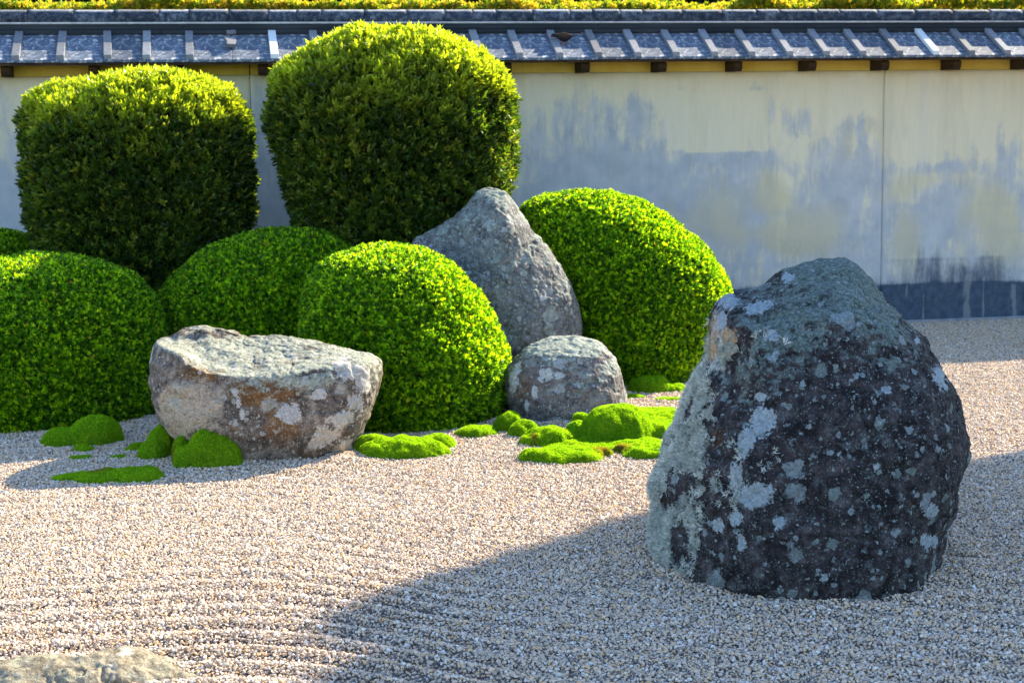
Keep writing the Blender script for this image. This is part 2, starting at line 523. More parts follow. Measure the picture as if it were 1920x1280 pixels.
c = t.mix(t.step(t.noise(co, 30, 6, .7, .8), .52, .62, 0, .85), c, (.55, .55, .53))
c = t.mix(t.step(t.noise(co, 60, 3), .6, .7, 0, .6), c, (.05, .06, .075))
c = t.mix(1., c, t.ramp(rn, [(0, .8), (1, 1.2)]), 'MULTIPLY')
M_tile = t.fin(c, .75, .3, t.bump(t.noise(co, 70, 5), .5, .004))
t = NT('cover_tile'); co = t.coord()
c = t.ramp(t.noise(co, 20, 6, .7), [(.3, (.13, .145, .17)), (.6, (.23, .24, .26)), (.8, (.36, .36, .36))])
c = t.mix(t.step(t.noise(co, 90, 3), .6, .7, 0, .6), c, (.12, .13, .14))
M_cover = t.fin(t.mix(1., c, t.ramp(t.n('ShaderNodeObjectInfo').outputs['Random'], [(0, .8), (1, 1.2)]), 'MULTIPLY'), .75, .3, t.bump(t.noise(co, 90, 4), .4, .003))
M_pale = simple('pale_new_tile', [(.3, (.62, .66, .68)), (.7, (.78, .80, .80))], 15, .6, .3, .1)
t = NT('ridge_cap'); co = t.coord()
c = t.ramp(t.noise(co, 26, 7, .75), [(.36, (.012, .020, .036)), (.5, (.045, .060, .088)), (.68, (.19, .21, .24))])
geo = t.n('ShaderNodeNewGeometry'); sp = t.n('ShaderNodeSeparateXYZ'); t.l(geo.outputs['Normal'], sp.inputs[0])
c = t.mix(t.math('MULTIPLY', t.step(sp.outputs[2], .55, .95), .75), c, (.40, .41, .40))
c = t.mix(1., c, t.ramp(t.n('ShaderNodeObjectInfo').outputs['Random'], [(0, .65), (1, 1.35)]), 'MULTIPLY')
M_cap = t.fin(c, .85, .2, t.bump(t.noise(co, 55, 6, .7), .8, .006))
M_slab = simple('pale_ridge_slab', [(.35, (.38, .38, .38)), (.7, (.62, .60, .57))], 18)
M_foot = simple('footing_concrete', [(.3, (.20, .22, .26)), (.7, (.36, .38, .42))], 12)

wall = empty('garden_wall', (0, WY, 0))
tag(wall, 'long plastered garden wall with blue-grey weathering under a tiled roof', 'wall')
def wl(name, me, mat, parent=None):
    """parts given in world coordinates, stored relative to the wall's foot"""
    me.transform(Matrix.Translation((0, -WY, 0)))
    return link(name, me, mat, parent or wall)
JX = [-4.375, .315, 5.005, 9.695]
FZ = 1.9027
# measured marks on the plaster (photo pixels -> wall coordinates)
def blob(P, x, y, rx, ry, soft=1.0, Z=None):
    X0, Z0 = on_wall(x, y); sc = 248.
    d = np.sqrt(((P[:, 0] - X0) / (rx / sc)) ** 2 + ((P[:, 2] - Z0) / (ry / sc)) ** 2)
    return sstep(1.7, .3, d)
def panel(x0, x1):
    g_ = .0016
    xs = np.linspace(x0 + g_, x1 - g_, 200); zs = np.linspace(-.05, FZ, 90)
    A, B = np.meshgrid(xs, zs, indexing='ij'); n1, n2 = A.shape
    und = .004 * vnoise(np.stack([A.ravel() * 1.2, B.ravel() * 1.2, 0 * A.ravel()], 1), 3).reshape(A.shape)
    V = np.stack([A, WY + und, B], -1).reshape(-1, 3)
    i, j = np.meshgrid(np.arange(n1 - 1), np.arange(n2 - 1), indexing='ij')
    f = np.stack([i * n2 + j, (i + 1) * n2 + j, (i + 1) * n2 + j + 1, i * n2 + j + 1], -1).reshape(-1, 4).tolist()
    # back face and rim, so the panel has its real thickness
    b = len(V); yb = WY + .20
    V = np.concatenate([V, [[x0 + g_, yb, -.05], [x1 - g_, yb, -.05], [x1 - g_, yb, FZ], [x0 + g_, yb, FZ]]])
    bot = [k * n2 for k in range(n1)]; top = [k * n2 + n2 - 1 for k in range(n1)]; lf = list(range(n2)); rg = [(n1 - 1) * n2 + k for k in range(n2)]
    f += [(b + 1, b, b + 3, b + 2), tuple(bot[::-1] + [b, b + 1]), tuple(top + [b + 2, b + 3]), tuple(lf + [b + 3, b]), tuple(rg[::-1] + [b + 1, b + 2])]
    me = mesh('plaster_panel', V, f)
    me.polygons.foreach_set('use_smooth', [True] * (len(f) - 5) + [False] * 5)
    Z = V[:, 2]; P = V.copy()
    warp = np.stack([fbm(P * [3, 0, 1.2] + 5, 3, 21), fbm(P * [3, 0, 1.2] + 9, 3, 31)], 1)
    P[:, 0] += warp[:, 0] * .05; P[:, 2] += warp[:, 1] * .09
    # the wash: light near the eaves, blue-grey from mid height
    X = V[:, 0]
    edge = 1.32 + .22 * vnoise(np.stack([X * 1.3, 0 * X, 0 * X], 1), 8) + .12 * vnoise(np.stack([X * 5, 0 * X, 0 * X], 1), 12)
    wash = sstep(edge + .3, edge - .35, Z) * .62 + .08
    wash += sstep(.62, .25, Z) * .2
    for (x, y, rx, ry, w) in [(1010, 330, 60, 120, .5), (1130, 300, 90, 130, .55), (1200, 190, 22, 55, .7), (1270, 190, 13, 60, .7), (1160, 420, 110, 90, .5), (1300, 400, 110, 90, .45),
                              (1350, 300, 110, 14, .7), (1425, 215, 22, 30, .75), (1490, 215, 30, 28, .7), (1595, 215, 30, 28, .8), (1625, 240, 14, 30, .6), (1580, 300, 60, 60, .45),
                              (1380, 330, 60, 30, .4), (1560, 420, 60, 90, .3), (1695, 235, 18, 18, .6), (1770, 320, 60, 12, .6), (1745, 430, 60, 40, .55), (1780, 380, 40, 40, .4), (1880, 260, 10, 60, .6),
                              (1900, 280, 16, 60, .5), (1650, 440, 12, 160, .4), (500, 380, 60, 110, .55), (20, 400, 50, 90, .5), (515, 250, 30, 90, .3)]:
        wash += w * blob(P, x, y, rx, ry)
    Xa, Za = on_wall(1250, 285); Xb, Zb = on_wall(1440, 283); Xc, Zc = on_wall(1250, 170)
    rect = (V[:, 0] > Xa + warp[:, 0] * .01) & (V[:, 0] < Xb + warp[:, 0] * .03) & (Z > Za + warp[:, 1] * .02) & (Z < Zc)
    wash = np.where(rect, wash * .12 - .25, wash)
    for (x, y, rx, ry, w) in [(1640, 150, 200, 60, .8), (1100, 150, 200, 30, .7), (1800, 170, 200, 90, .5), (1480, 340, 30, 30, .4)]: wash -= w * blob(P, x, y, rx, ry)
    och = np.zeros(len(V))
    for (x, y, rx, ry, w) in [(1355, 400, 40, 80, .5), (1440, 345, 45, 32, .75), (1500, 410, 60, 60, .55), (1690, 350, 45, 30, .65), (1760, 340, 40, 20, .6), (1700, 460, 30, 60, .6), (1860, 400, 50, 40, .7),
                              (1880, 460, 40, 40, .65), (1320, 300, 20, 70, .3), (1140, 320, 60, 60, .25), (1655, 250, 30, 20, .5), (1610, 240, 30, 40, .5), (1840, 330, 40, 40, .4), (1545, 280, 60, 30, .3), (1460, 430, 80, 25, .5), (1290, 440, 40, 70, .4)]:
        och += w * blob(P, x, y, rx, ry)
    och += .28 * sstep(1.2, .8, Z) + .1 + 1.0 * sstep(FZ - .10, FZ + .02, Z)
    # grime at the foot, with the courses of block behind the plaster showing through
    row = .27
    grime = 1.0 * sstep(row + .05, row - .03, Z + warp[:, 1] * .015) + .54 * sstep(.68, .20, Z)
    blkx = (X + .07 * np.sign(np.sin(Z * 20))) / .40
    jx = np.abs(blkx - np.round(blkx)) * .40
    grime -= .5 * sstep(.012, .0, jx + .02 * np.abs(warp[:, 0])) * (Z < row)
    for zc in (.27, .47, .67, .88):
        grime += .12 * sstep(.02, 0, np.abs(Z - zc + .01 * warp[:, 1])) - .1 * sstep(.02, 0, np.abs(Z - zc - .02))
        wash += .22 * sstep(.03, 0, np.abs(Z - zc + .02 * warp[:, 1]))
    for (x, y, rx, ry, w) in [(1700, 470, 30, 50, .25), (1740, 490, 25, 40, .28), (1440, 450, 80, 30, .12), (1300, 490, 60, 50, .3), (1860, 480, 25, 50, .28), (1800, 510, 60, 30, .3), (1560, 440, 100, 30, .3)]: grime += w * blob(P, x, y, rx, ry)
    drip = np.zeros(len(V))
    for (x, y, rx, ry) in [(1732, 580, 3, 34), (1816, 560, 7, 50), (1847, 560, 3, 50), (1903, 570, 5, 44), (1294, 305, 3, 22), (1330, 315, 4, 12), (1388, 310, 3, 18), (1387, 415, 3, 18), (1780, 540, 3, 20), (1700, 548, 2, 30)]:
        X0, Z0 = on_wall(x, y)
        dx = np.abs(V[:, 0] - X0 + .02 * warp[:, 1] + .008 * vnoise(V * 23, 3)) / (rx * 1.2 / 248.); dz = np.abs(V[:, 2] - Z0) / (ry / 248.)
        drip = np.maximum(drip, sstep(1.9, .3, dx) * sstep(1.15, .8, dz) * .9)
    for nm, a in (('wash', wash), ('ochre', och), ('grime', grime), ('drip', drip)): fattr(me, nm, a)
    return me
for a, b in zip(JX[:-1], JX[1:]):
    wl('plaster_panel', panel(a, b), M_plaster)
    me = bm_mesh('frieze_panel', box_bm(a + .004, b - .004, WY - .012, WY + .2, FZ + .002, 2.06, .002)); wl('frieze_panel', me, M_frieze)
me = bm_mesh('joint_filler', box_bm(JX[0], JX[-1], WY + .015, WY + .18, -.05, 2.05)); wl('inner_core', me, M_wood)
me = bm_mesh('footing', box_bm(JX[0], JX[-1], WY - .028, WY - .001, -.05, .016, .003)); wl('footing', me, M_foot)

# roof: deck, pan tiles, cover tiles, ridge
RX0, RX1 = JX[0], JX[-1]
YR, ZR_ = WY, 2.172                      # where the pans come out from under the ridge
YE, ZE = WY - .319, 2.002                # eaves edge
sl = (ZR_ - ZE) / (YR - YE)
CY = WY + .10                            # centre line of the ridge
def both(pr):                            # the roof is the same on the far side
    return pr, [(2 * CY - y, z) for y, z in pr][::-1]
deck = [(YE + .01, ZE - .036), (YE + .01, ZE - .019), (YR + .06, ZR_ - .019 + .05 * sl), (YR + .06, ZR_ - .036 + .05 * sl)]
v, f = prism_x(deck, RX0, RX1)
deck_o = wl('roof_deck', mesh('roof_deck', v, f), M_wood)
v, f = prism_x([(2 * CY - y, z) for y, z in deck][::-1], RX0, RX1)
wl('roof_deck', mesh('roof_deck', v, f), M_wood)
SP = .2818; S0 = -1.2394
pan_pr = [(YE, ZE - .018), (YE, ZE), (YR + .05, ZR_ + .05 * sl), (YR + .05, ZR_ + .05 * sl - .018)]
rib_h = .033
rib_pr = [(YE + .006, ZE + .002), (YE + .006, ZE + rib_h), (YR + .04, ZR_ + .04 * sl + rib_h), (YR + .04, ZR_ + .04 * sl + .002)]
k0, k1 = int((RX0 - S0) / SP) , int((RX1 - S0) / SP)
rib_w = .052
rr = random.Random(5)
def bevelled(v, f, off=.002):
    bm = bmesh.new(); vv = [bm.verts.new(p) for p in v]
    for q_ in f: bm.faces.new([vv[i] for i in q_])
    bmesh.ops.recalc_face_normals(bm, faces=bm.faces[:])
    bmesh.ops.bevel(bm, geom=list(bm.edges), offset=off, segments=1, affect='EDGES')
    return bm
v, f = prism_x(pan_pr, 0, SP - .003); pan_me = bm_mesh('pan_tile', bevelled(v, f)); pan_me.transform(Matrix.Translation((0, -WY, 0))); pan_me.materials.append(M_tile)
v, f = prism_x(rib_pr, 0, rib_w); rib_me = bm_mesh('cover_tile', bevelled(v, f)); rib_me.transform(Matrix.Translation((0, -WY, 0))); rib_me.materials.append(M_cover)
rib_pale = rib_me.copy(); rib_pale.materials.clear(); rib_pale.materials.append(M_pale)
roof_e = deck_o
# fitted left edge of each cover tile, by index from the photo's left border
for side in (0, 1):
    for k in range(k0, k1 + 1):
        x = S0 + SP * k
        p = link('pan_tile', pan_me, None, roof_e); p.location = (x + rib_w * .5, 0, rr.uniform(-.0015, .0015))
        if side == 0 and k == 5: 
            continue
        pale = side == 0 and k in (6, 24 - 1)
        r_ = link('cover_tile', rib_pale if pale else rib_me, None, roof_e)
        if pale: r_['label'] = 'bright pale cover tile'
        r_.location = (x + rr.uniform(-.004, .004), rr.uniform(-.004, .003), 0)
        if side == 0 and k == 2:
            r_.rotation_euler = (0, 0, .04); r_['label'] = 'skewed cover tile'; r_.location.x += .012
        if side == 1:
            for o_ in (p, r_):
                o_.rotation_euler = (0, 0, math.pi); o_.location = (x + SP, 2 * (CY - WY), 0)
# ridge: two thin board layers, a projecting light-edged slab, then rounded cap tiles
Z0r = ZR_ + .003
for (za, zb, hw) in ((Z0r + .012, Z0r + .042, .090), (Z0r + .043, Z0r + .078, .094)):
    xs = [RX0]; 
    while xs[-1] < RX1: xs.append(min(RX1, xs[-1] + rr.uniform(1.0, 1.7)))
    for a, b in zip(xs[:-1], xs[1:]):
        wl('ridge_board', bm_mesh('ridge_board', box_bm(a, b - .002, CY - hw, CY + hw, za, zb, .002)), M_beam)
wl('ridge_slab', bm_mesh('ridge_slab', box_bm(RX0, RX1, CY - .101, CY + .101, Z0r + .079, Z0r + .092, .003)), M_slab)
wl('ridge_core', bm_mesh('ridge_core', box_bm(RX0, RX1, CY - .08, CY + .08, Z0r - .03, Z0r + .012)), M_wood)
x = RX0
cap_prof = []
hw = .084; hc = .088
for i in range(15):
    a = math.pi * i / 14
    cap_prof.append((CY - hw * math.copysign(abs(math.cos(a)) ** .62, math.cos(a)), Z0r + .093 + hc * abs(math.sin(a)) ** .62))
while x < RX1:
    L = rr.choice((.17, .20, .27, .30)) ; L = min(L, RX1 - x)
    if L < .03: break
    sc = rr.uniform(.975, 1.02)
    pr = [(CY + (y - CY) * sc, Z0r + .093 + (z - Z0r - .093) * sc) for y, z in cap_prof]
    n_ = 9; V = []
    for i in range(n_ + 1):
        s_ = 1 - (.007 if i in (0, n_) else 0)
        xx = x + .001 + (L - .002) * i / n_
        V += [(xx, CY + (y - CY) * s_ + .0012 * rr.uniform(-1, 1), z * 1.0 - (1 - s_) * .06 + .0012 * rr.uniform(-1, 1)) for y, z in pr]
    m_ = len(pr); f = [tuple(range(m_)), tuple(range(n_ * m_, n_ * m_ + m_))[::-1]]
    for i in range(n_):
        for j in range(m_): f.append((i * m_ + j, (i + 1) * m_ + j, (i + 1) * m_ + (j + 1) % m_, i * m_ + (j + 1) % m_))
    me = mesh('ridge_cap', V, f); me.polygons.foreach_set('use_smooth', [False, False] + [True] * (len(f) - 2))
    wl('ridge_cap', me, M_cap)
    x += L
# rafter ends
raf = prism_x([(0, -.062), (-.205, -.062), (-.223, -.045), (-.228, -.02), (-.228, .0), (0, .085)], 0, .06)
v, f = raf
raf_me = bm_mesh('rafter', bevelled(v, f, .003)); raf_me.materials.append(M_wood)
X1, _ = on_wall(1761.5, 130)
k = -30
while k < 20:
    x = X1 + k * 2 * SP
    if RX0 + .1 < x < RX1 - .1:
        r_ = link('rafter', raf_me, None, wall); r_.location = (x, -.012, ZE - .037 - .004)
    k += 1

# ------------------------------------------------------------------ loose pieces on the roof
def roof_pt(x, y):
    """point on the pan surface seen at this pixel"""
    r = ray(x, y); 
    # plane through (YE,ZE) with slope sl
    tt = (ZE - H + sl * (0 - YE) * 1) / (r[2] - sl * r[1])
    return CAM + r * tt
def chip(name, pts, h, loc, rot, label):
    n_ = len(pts)
    v = [(x, y, 0) for x, y in pts] + [(x, y, h) for x, y in pts]
    f = [tuple(range(n_))[::-1], tuple(range(n_, 2 * n_))] + [(i, (i + 1) % n_, n_ + (i + 1) % n_, n_ + i) for i in range(n_)]
    o = link(name, bm_mesh(name, bevelled(v, f, .0015)), M_cover); o.location = loc; o.rotation_euler = rot
    return tag(o, label, 'tile fragment')
sa_ = math.atan(sl)
q = roof_pt(433, 94)
chip('tile_fragment', [(-.03, 0), (.03, .01), (.034, .11), (-.05, .12), (-.03, .05)], .028, q + np.array([0, 0, .012]), (sa_, .12, .03), 'larger broken cover tile piece lying in sun near the eaves')
q = roof_pt(435, 69)
chip('tile_fragment', [(-.01, 0), (.03, .02), (.032, .05), (-.035, .05), (-.035, .025)], .026, q + np.array([0, 0, .014]), (sa_ * .6, -.05, .0), 'small broken tile piece tucked under the ridge')
q = roof_pt(433, 80)
o = chip('tile_fragment', [(-.026, -.0), (.026, -.0), (.026, .07), (-.026, .07)], .003, q + np.array([0, 0, .004]), (sa_, 0, 0), 'thin pale mortar piece between the two broken tiles')
o.data.materials.clear(); o.data.materials.append(M_pale)

# ------------------------------------------------------------------ bird on the roof
t = NT('black_plumage'); 
c = t.ramp(t.noise(t.coord(), 60, 4), [(.3, (.006, .006, .007)), (.7, (.018, .016, .016))])
M_bird = t.fin(c, .6, .25)
M_back = simple('brown_back_plumage', [(.3, (.03, .02, .014)), (.7, (.09, .055, .035))], 40)
M_beak = simple('red_beak', [(.3, (.62, .12, .07)), (.7, (.75, .22, .12))], 30, .5)
M_eye = simple('eye', [(.3, (.004, .004, .004)), (.7, (.008, .008, .008))], 30, .15, .6)
foot = roof_pt(1056, 83)
foot2 = roof_pt(1062, 81)
bird = empty('bird', foot)
bird.rotation_euler = (0, 0, -.1)
tag(bird, 'small black bird with red beak standing on the roof tiles', 'bird')
def loft(path, name, mat, parent, n_=16, smooth=True):
    """rings: (x, z, ry, rz) along the body; x forward is negative (bird faces left)"""
    V, f = [], []
    for (x, z, ry, rz) in path:
        for j in range(n_):
            a = 2 * math.pi * j / n_
            V.append((x, ry * math.cos(a), z + rz * math.sin(a)))
    m_ = len(path)
    for i in range(m_ - 1):
        for j in range(n_): f.append((i * n_ + j, i * n_ + (j + 1) % n_, (i + 1) * n_ + (j + 1) % n_, (i + 1) * n_ + j))
    f.append(tuple(range(n_))[::-1]); f.append(tuple(range((m_ - 1) * n_, m_ * n_)))
    return link(name, mesh(name, V, f, smooth), mat, parent)
loft([(-.088, .058, .003, .003), (-.083, .060, .009, .008), (-.074, .063, .0135, .0125), (-.062, .064, .015, .014), (-.05, .061, .016, .015), (-.036, .055, .020, .0195), (-.018, .048, .026, .026),
      (.002, .042, .029, .028), (.022, .041, .027, .025), (.042, .045, .020, .018), (.058, .050, .012, .010), (.07, .053, .006, .005)], 'body', M_bird, bird, 20)
loft([(.05, .050, .009, .004), (.08, .058, .011, .0035), (.11, .068, .012, .003), (.142, .076, .010, .0015)], 'tail', M_bird, bird, 10)
loft([(-.105, .0535, .0008, .0008), (-.098, .0555, .0022, .0018), (-.084, .058, .0045, .0042)], 'beak', M_beak, bird, 10)
for s_ in (-1, 1):
    w = loft([(-.034, .058, .003, .006), (-.02, .062, .005, .013), (.005, .060, .006, .017), (.03, .056, .005, .013), (.055, .054, .003, .007), (.075, .054, .001, .003)], 'wing', M_back, bird, 12)
    w.location = (0, s_ * .0215, .004)
    bm = bmesh.new(); bmesh.ops.create_uvsphere(bm, u_segments=10, v_segments=8, radius=.0028)
    e_ = link('eye', bm_mesh('eye', bm, True), M_eye, bird); e_.location = (-.076, s_ * .0115, .067)
    V, f = [], []
    lg = []
    bm = bmesh.new()
    def tube(a, b, r0, r1):
        a, b = Vector(a), Vector(b); d = (b - a)
        ret = bmesh.ops.create_cone(bm, cap_ends=True, segments=7, radius1=r0, radius2=r1, depth=d.length)
        bmesh.ops.transform(bm, matrix=Matrix.Translation((a + b) / 2) @ d.to_track_quat('Z', 'Y').to_matrix().to_4x4(), verts=ret['verts'])
    y_ = s_ * .011; dz = .0 + (y_ * sl)
    x_ = -.004 if s_ < 0 else .012
    tube((x_ + .004, y_, .028), (x_ - .004, y_, .014), .0026, .0018)
    tube((x_ - .004, y_, .014), (x_, y_, .002 + dz), .0018, .0015)
    for dx, dy in ((-.012, .004), (-.013, -.003), (-.010, -.008), (.009, 0)):
        tube((x_, y_, .002 + dz), (x_ + dx, y_ + dy, .0015 + (y_ + dy) * sl), .0014, .0008)
    link('leg', bm_mesh('leg', bm, True), M_beak, bird)

# ------------------------------------------------------------------ rocks
def rock_material(name, base, warm=None, warm_amt=.0, green=(.20, .245, .20), green_amt=.5, pale=(.40, .44, .46), spot=.5, speck=.5, gtop=.35, seed=0, sand=None, spotcol=None, dusty=.5):
    t = NT(name)
    tc = t.n('ShaderNodeTexCoord'); mp = t.n('ShaderNodeMapping'); mp.inputs['Location'].default_value = (seed * 3.1, seed * 1.7, seed * .9)
    t.l(tc.outputs['Object'], mp.inputs[0]); co0 = mp.outputs[0]
    # wobble the coordinates so patches get ragged rims
    wob = t.n('ShaderNodeMix', data_type='RGBA', blend_type='LINEAR_LIGHT'); wob.inputs[0].default_value = .028
    t.l(co0, wob.inputs[6]); t.l(t.noise(co0, 22, 4, .6, col=True), wob.inputs[7]); co = wob.outputs[2]
    wob2 = t.n('ShaderNodeMix', data_type='RGBA', blend_type='LINEAR_LIGHT'); wob2.inputs[0].default_value = .012
    t.l(co0, wob2.inputs[6]); t.l(t.noise(co0, 70, 3, .6, col=True), wob2.inputs[7]); co2 = wob2.outputs[2]
    n1 = t.noise(co0, 3.2, 6, .62); n2 = t.noise(co0, 16, 7, .72); n3 = t.noise(co0, 75, 4, .7)
    c = t.ramp(n2, [(.28, [k * .35 for k in base[0]]), (.45, base[0]), (.58, base[1]), (.74, base[2])])
    if warm is not None:
        w = t.step(t.math('ADD', t.math('ADD', t.attr('warm'), warm_amt - .5), t.math('MULTIPLY', t.math('SUBTRACT', n1, .5), 1.3)), .1, .55)
        c = t.mix(w, c, t.ramp(n2, [(.3, [k * .4 for k in warm]), (.55, warm), (.75, [min(1, k * 1.9) for k in warm])]))
    if sand is not None:
        c = t.mix(t.step(t.math('ADD', t.attr('sand'), t.math('MULTIPLY', t.math('SUBTRACT', n2, .5), 1.4)), .35, .75, 0, .85), c, t.ramp(n3, [(.3, [k * .55 for k in sand]), (.6, sand)]))
    # grey-green crust on what faces up
    geo = t.n('ShaderNodeNewGeometry'); sp = t.n('ShaderNodeSeparateXYZ'); t.l(geo.outputs['Normal'], sp.inputs[0])
    gm = t.math('ADD', t.math('ADD', t.math('MULTIPLY', sp.outputs[2], .9), t.attr('crust')), t.math('MULTIPLY', t.math('SUBTRACT', n1, .5), 1.6))
    gm = t.math('ADD', gm, t.math('MULTIPLY', t.math('SUBTRACT', n2, .5), 2.0))
    gf = t.step(gm, gtop + .25, gtop + .75, 0, green_amt)
    c = t.mix(gf, c, t.ramp(n3, [(.3, [k * .35 for k in green]), (.5, green), (.72, [min(1, k * 1.9) for k in green])]))
    # fine dusting of crust everywhere
    dust = t.noise(co0, 30, 9, .82, .6)
    c = t.mix(t.step(dust, .535, .60, 0, dusty), c, t.mix(n1, pale, green))
    c = t.mix(t.step(dust, .44, .38, 0, .7), c, [k * .3 for k in base[0]])
    # round crustose patches of several sizes, paler rims
    sc = spotcol or pale
    for (s_, thr, rad, amt, cc) in ((9, .66, .40, .7, sc), (18, .58, .40, .75, pale), (38, .45, .38, .75, pale), (90, .62, .36, .8, [min(1, k * 1.15) for k in pale])):
        v = t.vor(co if s_ < 20 else co2, s_, out=None)
        sepc = t.n('ShaderNodeSeparateColor'); t.l(v.outputs['Color'], sepc.inputs[0])
        pick = t.step(sepc.outputs[0], 1 - (1 - thr) * spot * 1.3, 1 - (1 - thr) * spot * 1.3 + .02)
        r_ = t.math('MULTIPLY', t.math('ADD', .45, t.math('MULTIPLY', sepc.outputs[1], .55)), rad)
        d = t.math('SUBTRACT', v.outputs['Distance'], r_)
        d = t.math('ADD', d, t.math('MULTIPLY', t.math('SUBTRACT', n2, .5), .85))
        m_ = t.math('MULTIPLY', t.math('MULTIPLY', t.step(d, .03, -.03), pick), amt)
        tint = t.mix(t.math('MULTIPLY', sepc.outputs[2], .8), cc, green)
        tint = t.mix(.6, tint, t.ramp(n3, [(.3, .55), (.65, 1.25)]), 'MULTIPLY')
        c = t.mix(m_, c, tint)
    # traced pale patches
    pt = t.math('ADD', t.math('MULTIPLY', t.attr('patch'), .85), t.math('MULTIPLY', t.math('SUBTRACT', n2, .5), 1.5))
    pt = t.math('ADD', pt, t.math('MULTIPLY', t.math('SUBTRACT', n3, .5), .9))
    c = t.mix(t.step(pt, .50, .62, 0, .88), c, t.mix(.7, [min(1, k * 1.12) for k in pale], t.ramp(n3, [(.3, .6), (.62, 1.15)]), 'MULTIPLY'))
    # specks
    c = t.mix(t.step(t.noise(co0, 150, 2, .6), .66, .70, 0, speck), c, [min(1, k * 1.2) for k in pale])
    c = t.mix(t.step(t.noise(co0, 48, 4, .7), .40, .33, 0, .55), c, (.012, .012, .014))
    c = t.mix(.75, c, t.ramp(t.noise(co0, 130, 5, .75), [(.32, .45), (.52, 1.), (.7, 1.5)]), 'MULTIPLY')
    h = t.math('ADD', t.math('MULTIPLY', n3, .5), t.math('MULTIPLY', n2, 1.2))
    nb_ = t.bump(h, .75, .012)
    nb_ = t.bump(t.noise(co0, 220, 3, .7), .5, .003, nb_)
    return t.fin(c, .9, .18, nb_)

def rock(name, outline, t_, df, db, mat, label, relief=None, p=2.6, q=2.2, nphi=300, nf=100, nb=50, centre=None, amp=.02, facet=.03, fscale=3.2, patches=(), warm=(), sand=(), crust=(), seed=0, smooth=2, fine=.004):
    V, Q, PX, PY, front = body(outline, t_, df, db, p, q, nphi, nf, nb, centre, relief, smooth)
    first, Q2 = weld(V, Q); V, PX, PY, front = V[first], PX[first], PY[first], front[first]
    N, Q3 = vnormals(V, Q2)
    w1, w2 = worley(V * fscale + seed * 5.1, seed + 40)
    # flat facets meeting along broken edges, plus grain
    d = facet * ((w1 - .5) * 1.1 - .5 * np.clip(.25 - (w2 - w1), 0, 1)) + amp * fbm(V * 4.2 + seed, 5, seed + 3, .6)
    d += fine * fbm(V * 32 + seed, 3, seed + 9, .6)
    ridged = 1 - np.abs(fbm(V * [7, 7, 11] + seed * 2, 3, seed + 60))
    d -= fine * 2.2 * np.clip(ridged - .86, 0, 1) * 7
    V = V + N * d[:, None]
    base = np.array([V[:, 0].mean(), V[:, 1].mean(), 0])
    me = mesh(name, V - base, dedup_faces(Q3), True)
    def fld(lst):
        o = np.zeros(len(V))
        for (x, y, rx, ry, *w) in lst:
            dd = np.sqrt(((PX - x) / rx) ** 2 + ((PY - y) / ry) ** 2)
            o = np.maximum(o, (w[0] if w else 1) * np.clip(1.35 - dd * .85, 0, 1.2) * front)
        return o
    fattr(me, 'patch', fld(patches)); fattr(me, 'warm', fld(warm)); fattr(me, 'sand', fld(sand)); fattr(me, 'crust', fld(crust))
    o = link(name, me, mat, None, base)
    tag(o, label, 'rock')
    return o, V, Q3, N, PX, PY, front

M_r4 = rock_material('dark_lichened_stone', ((.018, .016, .018), (.052, .045, .048), (.125, .110, .112)), warm=(.06, .035, .02), warm_amt=.12, green=(.135, .18, .16), green_amt=.8, pale=(.28, .335, .36), spot=.42, speck=.75, gtop=.40, dusty=.34, seed=1, sand=(.50, .36, .22))
R4 = [(1548, 474), (1500, 484), (1460, 504), (1430, 528), (1395, 545), (1370, 553), (1348, 565), (1338, 590), (1336, 620), (1334, 650), (1332, 680), (1310, 705), (1294, 740), (1278, 780), (1258, 820), (1243, 860), (1224, 893),
      (1217, 920), (1226, 945), (1225, 980), (1232, 1020), (1242, 1060), (1262, 1120), (1300, 1180), (1370, 1230), (1500, 1255), (1620, 1250), (1700, 1210), (1738, 1150), (1755, 1085), (1765, 1040), (1769, 1000), (1786, 960),
      (1800, 910), (1811, 860), (1809, 820), (1800, 770), (1785, 720), (1760, 680), (1735, 640), (1705, 605), (1685, 580), (1650, 545), (1612, 500), (1580, 480)]
def relief4(PX, PY, D, T):
    m_ = np.clip(1 - T ** 5, 0, 1)
    # sloping crown that falls back from the brow, and a stepped shoulder at the upper left
    brow = sstep(640, 500, PY + .10 * (PX - 1540)) * .20
    D = D + brow * m_
    notch = sstep(60, 8, np.hypot((PX - 1372) * .9, (PY - 680) * .85)) * .10
    D = D + notch * m_
    step_ = sstep(8, -10, (PX - 1345) * .75 + (PY - 700) * .6) * .0
    groove = np.exp(-((PX - (1400 - (PY - 690) * .55)) / 16.) ** 2) * sstep(690, 730, PY) * sstep(1100, 950, PY) * .03
    left = sstep(1420, 1250, PX) * sstep(640, 760, PY) * .12
    slab = -sstep(1500, 1470, PX) * sstep(640, 700, PY + (PX - 1400) * .2) * 0
    ridge = -np.exp(-((PX - (1440 + (560 - PY) * .6)) / 26.) ** 2) * sstep(760, 600, PY) * .03
    return D + (groove + left + ridge) * m_
